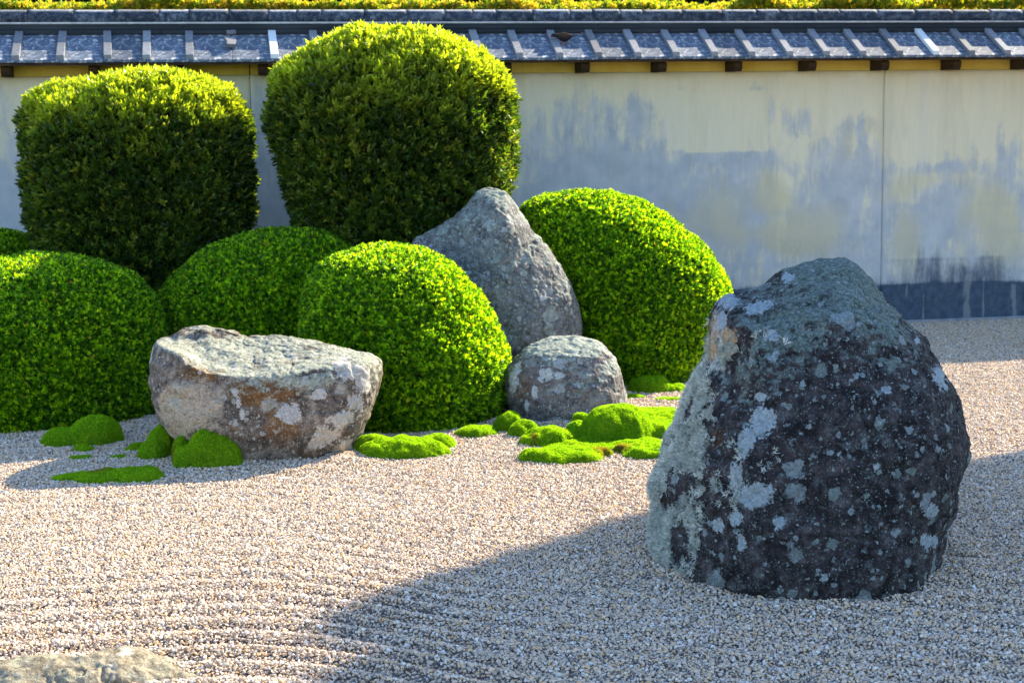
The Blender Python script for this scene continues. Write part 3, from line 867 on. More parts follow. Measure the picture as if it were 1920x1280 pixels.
r4 = rock('boulder', R4, 5.86, .62, .62, M_r4, 'huge dark boulder spotted with pale lichen, standing alone at right', relief4, 2.6, 2.05, 460, 150, 70, (1520, 860), .017, .032, 2.6,
          patches=[(1735, 718, 22, 30), (1472, 533, 14, 14), (1425, 592, 28, 22), (1370, 580, 22, 24), (1356, 620, 12, 30), (1450, 650, 14, 14), (1440, 800, 22, 30), (1415, 835, 18, 30), (1430, 920, 40, 24), (1470, 965, 12, 12), (1400, 900, 12, 36),
                   (1718, 992, 18, 14), (1506, 750, 0.1, .1), (1480, 1100, 20, 16), (1545, 1050, 10, 10), (1600, 1090, 20, 14), (1440, 1095, 14, 12), (1400, 960, 12, 20), (1430, 760, 14, 8), (1370, 975, 14, 14), (1625, 870, 9, 8), (1700, 650, 6, 8), (1640, 745, 9, 8), (1410, 1000, 8, 20),
                   (1360, 700, 14, 14), (1725, 940, 8, 8), (1715, 940, 16, 14)],
          sand=[(1362, 668, 22, 30, 1.2), (1350, 640, 8, 40, 1.), (1775, 990, 12, 50, .8)], crust=[(1480, 640, 70, 70, .45), (1400, 700, 40, 60, .5), (1640, 580, 70, 80, .6), (1600, 640, 60, 70, .35), (1530, 620, 30, 40, .5), (1620, 670, 20, 40, .4), (1560, 540, 120, 60, .45)], warm=[(1360, 830, 30, 40, .8), (1260, 1000, 20, 70, .9), (1560, 950, 50, 40, .3)], seed=1)

M_r3 = rock_material('brown_stone', ((.09, .072, .06), (.20, .165, .135), (.40, .34, .285)), warm=(.17, .09, .036), warm_amt=.2, green=(.29, .315, .255), green_amt=.88, pale=(.42, .41, .385), spot=.4, speck=.5, gtop=.44, seed=2, sand=(.46, .385, .29))
R3 = [(300, 633), (318, 628), (345, 615), (368, 611), (400, 617), (440, 624), (462, 633), (478, 630), (520, 632), (575, 640), (640, 650), (690, 660), (712, 672), (717, 690), (714, 715), (703, 745), (694, 780), (683, 812), (662, 842), (640, 866), (625, 880),
      (612, 905), (560, 935), (470, 930), (400, 900), (350, 850), (318, 815), (300, 795), (285, 750), (276, 710), (279, 680), (288, 650)]
def rimy(PX):
    return np.interp(PX, [280, 300, 340, 400, 460, 520, 600, 660, 715], [640, 650, 668, 694, 703, 706, 694, 690, 690])
def relief3(PX, PY, D, T):
    # flat tilted top: behind the front rim the surface runs back to the far rim
    back = np.interp(PX, [300, 345, 400, 462, 520, 600, 690, 716], [636, 618, 618, 634, 634, 645, 662, 675])
    fr = np.clip((rimy(PX) - PY) / np.maximum(rimy(PX) - back, 4), 0, 1)
    lim = -.33 + .35 * fr
    lim = np.where(PY > rimy(PX), -.33 - (PY - rimy(PX)) * .010, lim)
    k_ = .05
    D2 = np.maximum(D, lim) + np.clip(k_ - np.abs(D - lim), 0, 1) ** 2 / (4 * k_) * np.clip(1 - T ** 8, 0, 1)
    # undercut towards the foot, bulging belly
    D2 = D2 + sstep(790, 900, PY) * .10 * np.clip(1 - T ** 6, 0, 1)
    # raised back-left lip
    D2 = D2 - np.exp(-((PX - 380) / 60.) ** 2 - ((PY - 622) / 9.) ** 2) * .04
    return np.minimum(D2, .02)
r3 = rock('flat_topped_stone', R3, 7.86, .38, .40, M_r3, 'low brown flat-topped stone with undercut sides beside the moss at left', relief3, 3.4, 2.4, 400, 140, 60, (500, 770), .014, .022, 3.6,
          patches=[(296, 660, 9, 17, 1.1), (540, 775, 24, 20, 1.1), (600, 820, 30, 22), (630, 790, 30, 18), (640, 840, 14, 20), (447, 735, 8, 8), (452, 755, 6, 16), (458, 775, 6, 12), (640, 700, 26, 24), (670, 720, 22, 28), (580, 830, 12, 12), (590, 745, 16, 12), (620, 870, 20, 8),
                   (655, 760, 18, 18)],
          warm=[(500, 740, 60, 30, 1.1), (530, 790, 50, 50, .9), (390, 700, 40, 22, .9), (580, 850, 50, 26, .7), (440, 800, 20, 40, .4), (330, 700, 30, 40, .3)], sand=[(370, 760, 55, 50, 1.0), (340, 800, 30, 30, .7), (430, 850, 40, 30, .5), (560, 860, 50, 10, .4)],
          crust=[(520, 715, 80, 18, .75), (650, 690, 60, 25, .8), (560, 722, 90, 16, .9), (460, 660, 160, 24, .5), (690, 720, 20, 60, .7)], seed=2, fine=.003)

M_r1 = rock_material('grey_stone', ((.115, .115, .115), (.20, .20, .195), (.30, .295, .28)), warm=(.16, .12, .07), warm_amt=.18, green=(.235, .29, .245), green_amt=.75, pale=(.42, .44, .44), spot=.75, speck=.5, gtop=.22, seed=3)
R1 = [(925, 350), (905, 352), (885, 362), (872, 378), (856, 392), (850, 408), (825, 428), (800, 444), (778, 462), (770, 480), (778, 510), (800, 560), (830, 640), (870, 720), (920, 760), (990, 770), (1050, 750), (1078, 700), (1085, 650), (1085, 600), (1083, 560), (1070, 530),
      (1050, 495), (1020, 460), (995, 437), (990, 415), (978, 392), (965, 370), (948, 354)]
def relief1(PX, PY, D, T):
    m_ = np.clip(1 - T ** 5, 0, 1)
    crest = -np.exp(-((PX - (935 + (PY - 360) * .22)) / 26.) ** 2) * sstep(500, 400, PY) * .06
    left = sstep(940, 800, PX) * .06
    return D + (crest + left) * m_
r1 = rock('standing_stone', R1, 9.35, .34, .34, M_r1, 'tall pointed grey standing stone between the clipped mounds', relief1, 2.2, 1.8, 320, 110, 50, (950, 560), .014, .075, 2.9,
          patches=[(880, 512, 10, 6), (1018, 560, 10, 10, .8), (905, 560, 6, 10, .8)], seed=3)

M_r2 = rock_material('pinkish_grey_stone', ((.12, .10, .10), (.21, .185, .185), (.33, .30, .29)), warm=(.14, .10, .08), warm_amt=.14, green=(.25, .30, .26), green_amt=.85, pale=(.44, .455, .47), spot=.5, speck=.6, gtop=.36, seed=4)
R2 = [(1040, 631), (1010, 637), (985, 648), (965, 668), (950, 690), (945, 715), (947, 745), (955, 780), (975, 830), (1020, 870), (1080, 875), (1140, 850), (1170, 810), (1180, 775), (1178, 735), (1168, 700), (1150, 668), (1130, 645), (1100, 634), (1070, 630)]
def relief2(PX, PY, D, T):
    m_ = np.clip(1 - T ** 5, 0, 1)
    top = np.clip((668 + .0 * PX) - PY, 0, 60) / 355. * 1.7
    edge = -np.exp(-((PX - 985 - (PY - 660) * .05) / 14.) ** 2) * .015
    rs_ = sstep(1110, 1180, PX + (PY - 700) * -.3) * .05
    return D + (np.minimum(top, .22) + edge + rs_) * m_
r2 = rock('rounded_stone', R2, 8.72, .32, .34, M_r2, 'knee-high rounded grey stone in front of the standing stone', relief2, 2.9, 2.3, 300, 100, 50, (1062, 755), .012, .025, 3.6,
          patches=[(1025, 705, 16, 14), (1050, 705, 12, 8), (975, 690, 8, 16), (968, 715, 10, 24), (952, 745, 7, 14), (1005, 735, 6, 16), (990, 760, 4, 14)], warm=[(985, 730, 24, 40, .8)], crust=[(1060, 645, 90, 22, .5), (1150, 690, 20, 40, .4)], seed=4)

M_r5 = rock_material('olive_stone', ((.20, .17, .12), (.30, .27, .20), (.40, .37, .31)), warm=(.26, .20, .15), warm_amt=.3, green=(.30, .31, .21), green_amt=.7, pale=(.46, .42, .37), spot=.35, speck=.4, gtop=.55, seed=5)
R5 = [(-60, 1262), (-20, 1246), (40, 1236), (110, 1228), (180, 1222), (230, 1216), (275, 1222), (320, 1234), (370, 1248), (420, 1256), (480, 1268), (520, 1320), (440, 1380), (330, 1440), (150, 1450), (0, 1430), (-90, 1370), (-100, 1310)]
r5 = rock('foreground_stone', R5, 4.72, .22, .2, M_r5, 'low sunlit olive grey stone at the bottom left corner', None, 2.6, 2.2, 300, 90, 40, (180, 1345), .010, .02, 5, patches=[(230, 1245, 20, 8, .7)], seed=5)

# ---- shaggy lichen on the left flank of the big boulder
t = NT('shaggy_lichen')
c = t.ramp(t.n('ShaderNodeObjectInfo').outputs['Random'], [(0, (.26, .30, .27)), (.5, (.52, .56, .50)), (1, (.78, .80, .74))])
M_lich = t.fin(c, .9, .1)
def tuft(seed):
    rs = random.Random(seed); V, f = [], []
    def blade(a, d, L, w, depth):
        s_ = d.cross(Vector((rs.uniform(-1, 1), rs.uniform(-1, 1), rs.uniform(-1, 1)))).normalized() * w
        m_ = a + d * L * .55; b = a + d * L + Vector((rs.uniform(-1, 1), rs.uniform(-1, 1), rs.uniform(-1, 1))) * L * .2
        k = len(V); V.extend([a - s_, a + s_, m_ + s_ * .8, m_ - s_ * .8, b]); f.extend([(k, k + 1, k + 2, k + 3), (k + 3, k + 2, k + 4)])
        if depth:
            for _ in range(3):
                d2 = (d + Vector((rs.uniform(-1, 1), rs.uniform(-1, 1), rs.uniform(-1, 1))) * .8).normalized()
                blade(a.lerp(m_, rs.uniform(.5, 1)), d2, L * .6, w * .7, depth - 1)
    for i in range(6):
        d = Vector((rs.gauss(0, .7), rs.gauss(0, .7), 1)).normalized()
        blade(Vector((rs.uniform(-.2, .2), rs.uniform(-.2, .2), 0)), d, rs.uniform(.6, 1), .045, 1)
    return proto('lichen_tuft', mesh('lichen_tuft', np.array([list(q) for q in V]), f), M_lich)
tufts = [tuft(k) for k in range(5)]
o4, V4, Q4, N4, PX4, PY4, fr4 = r4
Q4a = np.array([f for f in Q4])
tri = np.concatenate([Q4a[:, [0, 1, 2]], Q4a[:, [0, 2, 3]]])
cx_, cy_ = PX4[tri].mean(1), PY4[tri].mean(1); fr_ = fr4[tri].mean(1)
lx = np.interp(cy_, [550, 600, 680, 740, 800, 860, 900, 1000, 1060, 1110], [1352, 1342, 1345, 1352, 1362, 1362, 1352, 1350, 1335, 1300])
dens = np.clip((lx - cx_) / 30., 0, 1) * sstep(545, 600, cy_) * sstep(1110, 1060, cy_)
nz = fbm(V4[tri].mean(1) * 9, 3, 77)
dens = dens * sstep(-.45, .25, nz + .20) * np.where(fr_ > .5, 1, .35 * (cx_ < 1380))
for (x, y, rx, ry, w) in [(1395, 800, 40, 50, .55), (1440, 850, 30, 30, .3), (1385, 900, 20, 60, .4), (1380, 690, 25, 40, .5), (1430, 640, 50, 30, .12), (1382, 549, 10, 5, 1)]:
    dens = np.maximum(dens, w * np.clip(1.3 - np.hypot((cx_ - x) / rx, (cy_ - y) / ry), 0, 1) * (fr_ > .5) * sstep(-.2, .5, nz))
P, Nn, idx = sample(V4, tri, 7000, dens)
n = len(P)
nm = N4[tri[idx, 0]]
off = np.array(o4.location)
lich = scatter('lichen_tufts', P - off - nm * .003, euler_from_z(nm + np.array([0, 0, .25]) + rng.normal(0, .35, (n, 3)), rng.uniform(0, 6.28, n)), rng.uniform(.010, .034, n), rng.integers(0, 5, n), tufts, o4)

# ------------------------------------------------------------------ clipped shrubs
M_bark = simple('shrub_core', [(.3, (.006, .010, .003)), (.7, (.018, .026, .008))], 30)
M_stem = simple('shrub_stem', [(.3, (.05, .035, .025)), (.7, (.12, .09, .06))], 30)
M_box = leaf_mat('mound_leaf', [(0, (.014, .055, .004)), (.3, (.045, .15, .006)), (.55, (.11, .28, .008)), (.82, (.30, .50, .012)), (.997, (.48, .64, .02)), (1, (.45, .22, .06))], (.45, .57, .02), .32, .42, .56)
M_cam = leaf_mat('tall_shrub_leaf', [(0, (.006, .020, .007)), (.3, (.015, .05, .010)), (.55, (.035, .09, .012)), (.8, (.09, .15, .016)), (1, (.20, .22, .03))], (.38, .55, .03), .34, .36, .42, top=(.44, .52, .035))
M_hedge = leaf_mat('hedge_leaf', [(0, (.07, .14, .02)), (.4, (.20, .26, .02)), (.7, (.38, .36, .03)), (1, (.52, .36, .07))], (.38, .52, .04), .35, .45, .5)
M_darkleaf = leaf_mat('far_tree_leaf', [(0, (.012, .030, .012)), (1, (.035, .07, .02))], (.4, .5, .05), .5, .3, .2)
sp_small = [leaf_sprig('mound_sprig', M_box, 8, .0160, .0064, (.12, 1.05), .009, k, .15) for k in range(5)]
sp_tall = [leaf_sprig('tall_sprig', M_cam, 8, .038, .0165, (.2, 1.05), .030, 20 + k, .15) for k in range(5)]
sp_hedge = [leaf_sprig('hedge_sprig', M_hedge, 10, .036, .015, (.2, 1.2), .02, 40 + k) for k in range(4)]
sp_far = [leaf_sprig('far_sprig', M_darkleaf, 14, .10, .05, (.2, 1.6), .06, 60 + k) for k in range(3)]

def shrub(name, outline, t_, df, db, label, group, protos, density, centre=None, p=2.2, q=2.0, lump=.02, depth=.04, upb=.5, jit=.45, size=(.8, 1.2), young_lit_dry=0., stray=0., leafmat=None, cull=1.0):
    if group == GT:                       # the shoots stand proud of the clipped body
        oc = np.array(outline, float); cc = np.array(centre if centre else oc.mean(0), float)
        outline = cc + (oc - cc) * np.array([.945, .935])
    V, Q, PX, PY, front = body(outline, t_, df, db, p, q, 190, 60, 40, centre, None, 3)
    first, Q2 = weld(V, Q); V = V[first]
    N, Q3 = vnormals(V, Q2)
    sd = abs(hash(name + label)) % 97 if False else int(t_ * 31 + len(label)) % 97
    V = V + N * (lump * fbm(V * 3.1, 3, sd))[:, None] + N * (.007 * fbm(V * 13, 3, sd + 5))[:, None]
    keepg = V[:, 2]
    base = np.array([V[:, 0].mean(), V[:, 1].mean(), 0])
    root = empty(name, base)
    tag(root, label, 'shrub', group)
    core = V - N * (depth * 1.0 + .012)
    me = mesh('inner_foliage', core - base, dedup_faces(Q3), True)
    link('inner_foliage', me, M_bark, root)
    tri = np.concatenate([Q3[:, [0, 1, 2]], Q3[:, [0, 2, 3]]])
    zc = V[tri][:, :, 2].mean(1)
    ar = np.linalg.norm(np.cross(V[tri[:, 1]] - V[tri[:, 0]], V[tri[:, 2]] - V[tri[:, 0]]), axis=1) / 2
    vis = (zc > -.01).astype(float)
    ncen = N[tri[:, 0]]
    view = base - CAM; view = view / np.linalg.norm(view)
    away = np.clip(np.sum(ncen * view, 1) * 1.6 - .35, 0, 1)
    w = vis * (1 - cull * .55 * away)
    n_ = int(density * (ar * w).sum())
    P, _, idx = sample(V, tri, n_, w)
    nm = N[tri[idx, 0]]
    dd = rng.random(n_) ** 1.5 * depth
    bumpy = fbm(P * 9, 2, sd + 3) * .5 + .5
    P = P - nm * dd[:, None] + nm * (rng.normal(0, .004, n_) + stray * np.clip(bumpy - .45, 0, 1) * rng.random(n_))[:, None]
    d = nm + np.array([0, 0, upb]) + rng.normal(0, jit, (n_, 3))
    sz = rng.uniform(size[0], size[1], n_)
    yg_lit = np.clip(young_lit_dry * 1.2 * (sstep(.25, .85, nm[:, 2] + .35 * fbm(P * 5, 2, sd + 8)) + .05) * (rng.random(n_) * .8 + .4) * (1 - dd / depth * .8), 0, 1)  # upward-facing leaves take new-growth yellow, with sunlight on the crown painted in
    scatter('leaves', P - base, euler_from_z(d, rng.uniform(0, 6.28, n_)), sz, rng.integers(0, len(protos), n_), protos, root, {'young_lit_dry': yg_lit})
    return root

GM = 'low clipped mounds of small-leaved evergreen'
GT = 'tall clipped shrubs against the wall'
# front centre mound
shrub('clipped_mound', [(740, 463), (690, 465), (640, 478), (602, 500), (576, 540), (564, 610), (566, 700), (585, 770), (620, 850), (720, 900), (830, 890), (900, 850), (940, 770), (955, 700), (950, 655), (930, 606), (897, 552), (855, 506), (800, 472)],
      8.78, .62, .60, 'bright green clipped mound directly right of the flat-topped stone', GM, sp_small, 16000, (755, 690), 2.3, 2.0, .015)
# mid mound behind it
shrub('clipped_mound', [(525, 432), (470, 438), (420, 455), (370, 482), (330, 515), (305, 545), (298, 600), (300, 700), (350, 780), (480, 820), (600, 810), (680, 760), (700, 650), (700, 530), (680, 470), (640, 448), (590, 435)],
      9.45, .55, .50, 'wide clipped mound behind the flat-topped stone, reaching its neighbour', GM, sp_small, 16000, (500, 620), 2.3, 2.0, .015)
# left mound
shrub('clipped_mound', [(75, 480), (20, 485), (-60, 500), (-160, 540), (-230, 620), (-250, 720), (-210, 820), (-100, 890), (50, 900), (190, 880), (270, 830), (300, 760), (312, 680), (312, 620), (290, 560), (255, 520), (200, 495), (140, 482)],
      8.95, .66, .60, 'dark green clipped mound at the left edge in deep shade', GM, sp_small, 16000, (50, 700), 2.4, 2.0, .015)
# small mound far left
shrub('clipped_mound', [(10, 434), (-40, 436), (-110, 460), (-150, 520), (-120, 600), (-20, 640), (60, 620), (100, 560), (95, 500), (62, 452), (35, 438)],
      10.2, .4, .35, 'small clipped mound peeping out behind the left one by the wall', GM, sp_small, 12000, (-20, 540), 2.2, 2.0, .015)
# right mound
shrub('clipped_mound', [(1085, 361), (1030, 368), (985, 382), (960, 420), (950, 500), (960, 600), (1000, 700), (1080, 770), (1180, 790), (1260, 770), (1320, 700), (1355, 640), (1369, 580), (1366, 545), (1345, 505), (1310, 455), (1265, 415), (1205, 380), (1140, 364)],
      10.05, .62, .60, 'large sunlit clipped mound right of the standing stone', GM, sp_small, 16000, (1165, 570), 2.4, 2.05, .015)
# tall shrubs
shrub('tall_shrub', [(255, 122), (190, 128), (130, 145), (80, 165), (45, 190), (35, 240), (38, 310), (40, 380), (48, 430), (75, 500), (110, 600), (180, 700), (260, 720), (340, 690), (410, 600), (450, 500), (475, 410), (480, 330), (475, 260), (468, 200), (440, 165), (400, 140), (340, 125)],
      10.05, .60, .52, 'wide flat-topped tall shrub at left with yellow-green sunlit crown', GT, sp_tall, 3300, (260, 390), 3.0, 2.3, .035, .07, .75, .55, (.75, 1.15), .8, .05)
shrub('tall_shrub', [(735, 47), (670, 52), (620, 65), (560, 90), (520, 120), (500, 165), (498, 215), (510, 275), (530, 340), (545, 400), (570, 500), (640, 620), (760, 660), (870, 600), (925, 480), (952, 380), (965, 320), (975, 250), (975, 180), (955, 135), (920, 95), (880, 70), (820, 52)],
      9.90, .62, .55, 'tallest clipped shrub, overlapping the wall roof behind the standing stone', GT, sp_tall, 3300, (735, 330), 2.9, 2.3, .035, .07, .75, .55, (.75, 1.15), .8, .05)

# a tall tree right of the view: its shade falls over the boulder and the lower right gravel
def free_tree(name, cx, cy, rx, ry, ztop, zlow, label, protos, n_leaf, seed, foot=(0, 0)):
    root = empty(name, (cx, cy, 0)); tag(root, label, 'tree')
    rs = random.Random(seed)
    bm = bmesh.new()
    def limb(a, b, r0, r1):
        a, b = Vector(a), Vector(b); d = b - a
        ret = bmesh.ops.create_cone(bm, cap_ends=True, segments=9, radius1=r0, radius2=r1, depth=d.length)
        bmesh.ops.transform(bm, matrix=Matrix.Translation((a + b) / 2) @ d.to_track_quat('Z', 'Y').to_matrix().to_4x4(), verts=ret['verts'])
    limb((foot[0], foot[1], -.1), (.02, .02, zlow + .2), min(.09, rx * .12), min(.06, rx * .1))
    for k in range(7):
        a = k * .9; limb((.02, .02, zlow + .1 * k), (math.cos(a) * rx * .6, math.sin(a) * ry * .6, zlow + (ztop - zlow) * rs.uniform(.3, .8)), min(.04, rx * .06), .008)
    link('trunk', bm_mesh('trunk', bm, True), M_stem, root)
    bm = bmesh.new(); bmesh.ops.create_icosphere(bm, subdivisions=5, radius=1)
    me = bm_mesh('crown', bm, True)
    V = np.array([v.co[:] for v in me.vertices]); 
    mid = (ztop + zlow) / 2; hz = (ztop - zlow) / 2
    W = V / (np.sum(np.abs(V) ** 3.0, 1) ** (1 / 3.0))[:, None]
    W = W * [rx, ry, hz] * (1 + .05 * fbm(V * 2.3, 3, seed))[:, None] + [0, 0, mid]
    me.vertices.foreach_set('co', (W * [.93, .93, 1] - [0, 0, .03]).ravel().astype(np.float32)); me.update()
    link('crown', me, M_bark, root)
    tr = np.array([p.vertices[:] for p in me.polygons])
    P, nm, _ = sample(W, tr, n_leaf)
    P = P + nm * rng.normal(.0, .03, n_leaf)[:, None]
    scatter('leaves', P, euler_from_z(nm + [0, 0, .5] + rng.normal(0, .5, (n_leaf, 3)), rng.uniform(0, 6.28, n_leaf)), rng.uniform(.8, 1.3, n_leaf), rng.integers(0, len(protos), n_leaf), protos, root, {'young_lit_dry': rng.random(n_leaf) * .5})
    return root
se = np.array([math.sin(SUN_AZ), math.cos(SUN_AZ)]); sn = np.array([math.cos(SUN_AZ), -math.sin(SUN_AZ)]); tl = math.tan(SUN_EL)
c1 = np.array([.77, 5.02]) + sn * 1.44 + se * 6.2
free_tree('tall_tree', c1[0], c1[1], 1.3, 1.2, 6.95 * tl, 1.5, 'broad clipped evergreen tree to the right of the big boulder', sp_far, 14000, 3)
c2 = np.array([.5, 5.2]) + sn * .22 + se * 6.9
free_tree('columnar_tree', c2[0], c2[1], .23, .23, 7.15 * tl, 2.7, 'slim columnar evergreen tree behind the broad one at right', sp_tall, 5000, 8, tuple(sn * 1.0))

# hedge behind the wall and dark trees beyond
hz_root = empty('hedge', (2.5, 13.0, 0)); tag(hz_root, 'clipped yellow-orange hedge showing above the wall ridge', 'hedge')
HY0, HY1 = 12.35, 13.6
_hx, _hz = zip(*[on_wall(px_, 9, 12.6) for px_ in (0, 480, 960, 1440, 1920)])
def hedge_top(X):
    return np.interp(X, _hx, _hz)
xs = np.linspace(-3.5, 9, 160); ys = np.linspace(HY0, HY1, 18)
A, B = np.meshgrid(xs, ys, indexing='ij')
zt = hedge_top(A) - .10 - .06 * ((B - (HY0 + HY1) / 2) / ((HY1 - HY0) / 2)) ** 4 + .03 * fbm(np.stack([A.ravel() * 2, B.ravel() * 2, 0 * A.ravel()], 1), 2, 4).reshape(A.shape)
n1, n2 = A.shape
V = np.stack([A - 2.5, B - 13.0, zt], -1).reshape(-1, 3)
i, j = np.meshgrid(np.arange(n1 - 1), np.arange(n2 - 1), indexing='ij')
f = np.stack([i * n2 + j, (i + 1) * n2 + j, (i + 1) * n2 + j + 1, i * n2 + j + 1], -1).reshape(-1, 4).tolist()
rim = [k * n2 for k in range(n1)] + [(n1 - 1) * n2 + k for k in range(1, n2)] + [k * n2 + n2 - 1 for k in range(n1 - 2, -1, -1)] + [k for k in range(n2 - 2, 0, -1)]
b = len(V); low = V[rim].copy(); low[:, 2] = 0; V = np.concatenate([V, low]); m_ = len(rim)
f += [(rim[k], b + k, b + (k + 1) % m_, rim[(k + 1) % m_]) for k in range(m_)]
link('inner_foliage', mesh('inner_foliage', V, f), M_bark, hz_root)
n = 42000
Xp = rng.uniform(-3.4, 8.9, n); Yp = HY0 + (HY1 - HY0) * rng.random(n) ** 1.3
Zp = hedge_top(Xp) - .05 + rng.normal(0, .018, n) + .055 * fbm(np.stack([Xp * 3, Yp * 3, 0 * Xp], 1), 2, 14)
front_n = 7000
Xp[:front_n] = rng.uniform(-3.4, 8.9, front_n); Yp[:front_n] = HY0 + rng.normal(0, .02, front_n); Zp[:front_n] = rng.uniform(1.6, 2.3, front_n)
scatter('leaves', np.stack([Xp - 2.5, Yp - 13.0, Zp], 1), euler_from_z(np.stack([rng.normal(0, .4, n), rng.normal(-.2, .4, n), np.ones(n)], 1), rng.uniform(0, 6.28, n)), rng.uniform(.7, 1.25, n), rng.integers(0, 4, n), sp_hedge, hz_root, {'young_lit_dry': rng.random(n)})
for k, (x, y, r, zt_, lab) in enumerate([(-3.0, 19.5, 2.4, 3.9, 'dark evergreen tree behind the hedge, far left'), (1.6, 19.0, 2.5, 3.8, 'dark evergreen tree behind the hedge, left of the tallest shrub'), (6.2, 19.6, 2.6, 3.9, 'dark evergreen tree behind the hedge, above the bird'),
                                        (10.8, 20.0, 2.6, 3.9, 'dark evergreen tree behind the hedge, far right')]):
    o = free_tree('evergreen_tree', x, y, r, 1.2, zt_, .8, lab, sp_far, 6500, 20 + k); o['group'] = 'dark trees beyond the hedge'

# ------------------------------------------------------------------ moss
t = NT('moss'); co = t.coord()
rd = t.n('ShaderNodeObjectInfo').outputs['Random']
c = t.ramp(t.noise(co, 9, 5, .6), [(.3, (.07, .16, .006)), (.5, (.13, .25, .010)), (.72, (.22, .32, .014))])
c = t.mix(t.step(t.math('ADD', t.attr('dry'), t.math('MULTIPLY', t.math('SUBTRACT', t.noise(co, 26, 4), .5), 1.2)), .45, .8, 0, .85), c, (.17, .12, .035))
M_moss = t.fin(c, .95, .05, t.bump(t.noise(co, 260, 3), .9, .006))
t = NT('moss_fibre')
c = t.ramp(t.n('ShaderNodeObjectInfo').outputs['Random'], [(0, (.06, .18, .008)), (.5, (.15, .33, .012)), (.9, (.30, .48, .02)), (1, (.42, .50, .04))])
c = t.mix(t.attr('young_lit_dry', typ='INSTANCER'), c, (.20, .14, .04))
t.fin(c, .8, .1)
tr = t.n('ShaderNodeBsdfTranslucent'); t.l(t.mix(1., c, (2.8, 2.5, .8), 'MULTIPLY'), tr.inputs[0])
mx = t.n('ShaderNodeMixShader', i_0=.5); t.l(t.b.outputs[0], mx.inputs[1]); t.l(tr.outputs[0], mx.inputs[2]); t.l(mx.outputs[0], t.out.inputs[0])
M_fib = t.m
def moss_sprig(seed):
    rs = random.Random(seed); V, f = [], []
    for i in range(7):
        a = rs.uniform(0, 6.28); r = rs.uniform(0, .4); b = Vector((r * math.cos(a), r * math.sin(a), 0)); d = Vector((rs.gauss(0, .4), rs.gauss(0, .4), 1)).normalized()
        s_ = Vector((math.cos(a + 1.5), math.sin(a + 1.5), 0)) * .11; k = len(V)
        V.extend([b - s_, b + s_, b + d * rs.uniform(.7, 1.1)]); f.append((k, k + 1, k + 2))
    return proto('moss_fibre', mesh('moss_fibre', np.array([list(q) for q in V]), f), M_fib)
fibres = [moss_sprig(k) for k in range(4)]

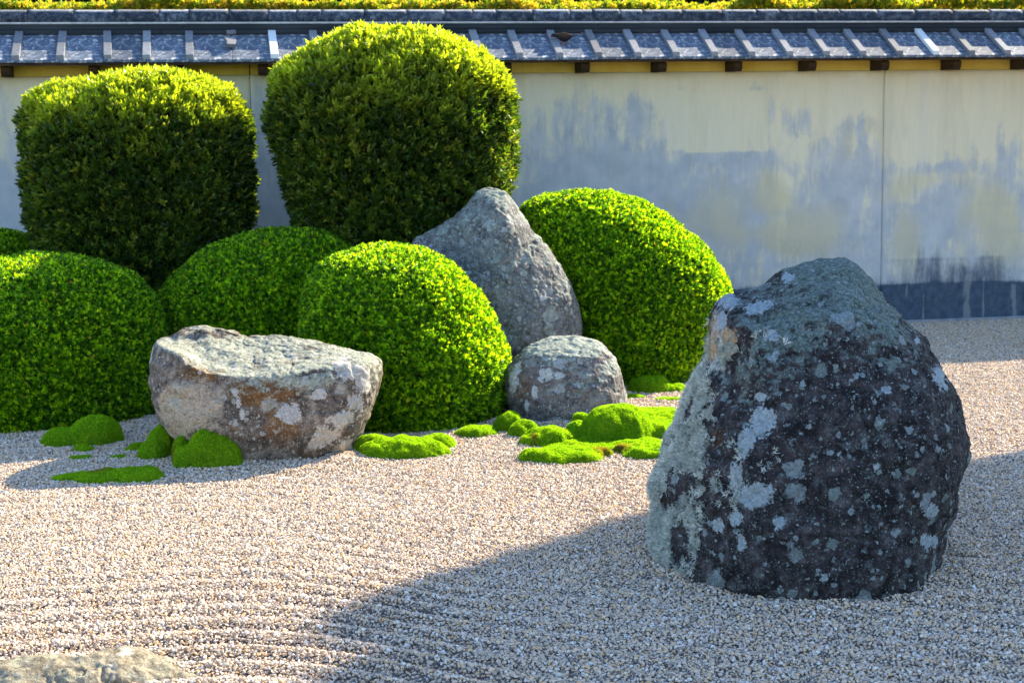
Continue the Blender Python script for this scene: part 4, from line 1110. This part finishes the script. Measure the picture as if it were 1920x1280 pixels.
def moss(domes, label, dry=(), group=None, lump=.011):
    """domes: (centre x px, front foot y px, width px, height m, depth/width, power)"""
    D = []
    for (x, y, w, h, ratio, pw) in domes:
        g0, tt = gnd(x, y); rx = w / 2 / (F / tt); ry = rx * ratio
        vd = np.array([sa, ca]); rd_ = np.array([ca, -sa])
        cxy = g0[:2] + vd * ry
        D.append((cxy, rx, ry, h, pw, vd, rd_))
    lo = np.min([d[0] - max(d[1], d[2]) * 1.1 for d in D], 0); hi = np.max([d[0] + max(d[1], d[2]) * 1.1 for d in D], 0)
    st = .0075
    xs = np.arange(lo[0] - .02, hi[0] + .02, st); ys = np.arange(lo[1] - .02, hi[1] + .02, st)
    A, B = np.meshgrid(xs, ys, indexing='ij'); a, b = A.ravel(), B.ravel()
    wob = np.stack([fbm(np.stack([a * 11, b * 11, 0 * a], 1), 3, 2), fbm(np.stack([a * 11, b * 11, 0 * a + 4], 1), 3, 3)], 1) * .016
    hh = np.full(len(a), -.2)
    for (cxy, rx, ry, h, pw, vd, rd_) in D:
        dx = (a + wob[:, 0] - cxy[0]); dy = (b + wob[:, 1] - cxy[1])
        u = (dx * rd_[0] + dy * rd_[1]) / rx; v = (dx * vd[0] + dy * vd[1]) / ry
        r2 = u * u + v * v
        z = np.where(r2 < 1, h * np.clip(1 - r2 ** (pw / 2), 0, 1) ** .5, -.5 * (r2 - 1) * h - .001)
        k = .012                                 # smooth union
        m1 = np.maximum(hh, z); dlt = np.abs(hh - z)
        hh = m1 + np.clip(k * 2 - dlt, 0, 1) ** 2 / (8 * k)
    soft = sstep(0, .03, hh)
    hh = hh + soft * lump * fbm(np.stack([a * 16, b * 16, hh * 16], 1), 3, 15)
    z = np.where(hh > 0, hh, np.maximum(hh, -.05)) + ripple(a, b)
    n1, n2 = A.shape
    ok = (hh > -.012).reshape(n1, n2)
    i, j = np.meshgrid(np.arange(n1 - 1), np.arange(n2 - 1), indexing='ij')
    kp = (ok[:-1, :-1] | ok[1:, :-1] | ok[1:, 1:] | ok[:-1, 1:]).ravel()
    f = np.stack([i * n2 + j, (i + 1) * n2 + j, (i + 1) * n2 + j + 1, i * n2 + j + 1], -1).reshape(-1, 4)[kp]
    used = np.unique(f); remap = np.full(n1 * n2, -1); remap[used] = np.arange(len(used))
    V = np.stack([a, b, z], 1)[used]; f = remap[f]; H_ = hh[used]
    base = np.array([V[:, 0].mean(), V[:, 1].mean(), 0])
    me = mesh('moss_clump', V - base, f, True)
    dr = np.zeros(len(V))
    for (x, y, r) in dry:
        g0, tt = gnd(x, y); dr = np.maximum(dr, np.clip(1.4 - np.hypot(V[:, 0] - g0[0], (V[:, 1] - g0[1]) * .4) / (r / (F / tt)), 0, 1))
    dr = np.maximum(dr, .35 * sstep(.010, 0, H_))
    fattr(me, 'dry', dr)
    o = link('moss_clump', me, M_moss, None, base); tag(o, label, 'moss', group or 'moss clumps on the gravel')
    tri = np.concatenate([f[:, [0, 1, 2]], f[:, [0, 2, 3]]])
    hk = (H_[tri].mean(1) > .002).astype(float)
    ar = (np.linalg.norm(np.cross(V[tri[:, 1]] - V[tri[:, 0]], V[tri[:, 2]] - V[tri[:, 0]]), axis=1) / 2 * hk).sum()
    n_ = int(ar * 110000)
    if n_ > 20:
        P, nm, idx = sample(V, tri, n_, hk)
        nm = np.where(nm[:, 2:3] < 0, -nm, nm)
        scatter('moss_fibres', P - base - nm * .001, euler_from_z(nm + rng.normal(0, .3, (n_, 3)), rng.uniform(0, 6.28, n_)), rng.uniform(.0045, .0085, n_), rng.integers(0, 4, n_), fibres, o, {'young_lit_dry': np.clip(dr[tri[idx, 0]] * 1.6 - .5 + rng.normal(0, .2, n_), 0, .9)})
    return o

moss([(108, 838, 90, .075, 1.0, 2), (165, 836, 100, .13, .9, 2.4), (150, 848, 40, .025, 1, 2), (190, 828, 60, .10, 1, 2)], 'dark double-humped moss clump at the foot of the left mound')
moss([(240, 905, 110, .034, .9, 3), (185, 906, 120, .026, .9, 3), (130, 902, 70, .016, .8, 3)], 'flat sprawling moss pad in front of the domed moss, lowest at left', dry=[(185, 880, 30), (265, 872, 22)])
moss([(145, 862, 36, .010, .8, 2)], 'tiny moss dot on the gravel, left of the pair')
moss([(214, 860, 34, .008, .8, 2)], 'tiny moss dot on the gravel, right of the pair')
moss([(300, 858, 56, .145, 1.1, 2.2), (282, 862, 60, .08, 1, 2.2), (250, 846, 44, .022, 1, 2)], 'steep moss hump tucked against the left end of the flat-topped stone', dry=[(318, 868, 14)])
moss([(392, 882, 108, .165, .9, 2.6), (345, 880, 60, .09, 1, 2.2), (338, 872, 40, .12, .8, 2.2), (425, 872, 44, .10, 1, 2.2)], 'big smooth moss dome in front of the flat-topped stone', dry=[(312, 872, 16)])
moss([(755, 861, 180, .075, .55, 2.4), (705, 852, 90, .07, .9, 2.2), (810, 845, 90, .06, .8, 2.2)], 'broad moss cushion with a sunlit patch between stone and front mound')
moss([(892, 821, 84, .045, .8, 2.2)], 'small shaded moss cushion under the right side of the front mound')
moss([(955, 812, 60, .09, 1, 2.2), (985, 822, 56, .07, 1, 2.2)], 'shaded twin moss hump at the left foot of the rounded stone')
moss([(1162, 834, 138, .165, .9, 2.6), (1088, 830, 60, .085, 1, 2.2), (1092, 812, 40, .10, 1, 2.2), (1030, 838, 110, .075, .7, 2.2), (1225, 826, 130, .075, 1, 2.2), (1240, 802, 120, .055, 1.2, 2.4), (1130, 846, 250, .022, .5, 3.5)], 'largest bright moss heap with a bulging dome at the rounded stone', dry=[(1000, 836, 6)])
moss([(1052, 870, 165, .05, .6, 3), (1120, 856, 50, .03, .8, 3)], 'flat sunlit moss pad nearest the viewer in front of the moss heap', dry=[(1122, 848, 26)])
moss([(1225, 862, 120, .045, .8, 3), (1180, 850, 60, .03, .7, 3)], 'flat bright moss pad touching the big boulder', dry=[(1160, 842, 22)])
moss([(1222, 738, 78, .085, .8, 2.2), (1262, 736, 60, .04, .8, 2.2), (1190, 748, 40, .02, .6, 2)], 'shaded moss humps under the right sunlit mound')
moss([(1255, 752, 60, .012, .5, 3)], 'thin sunlit moss strip on the gravel behind the big boulder')
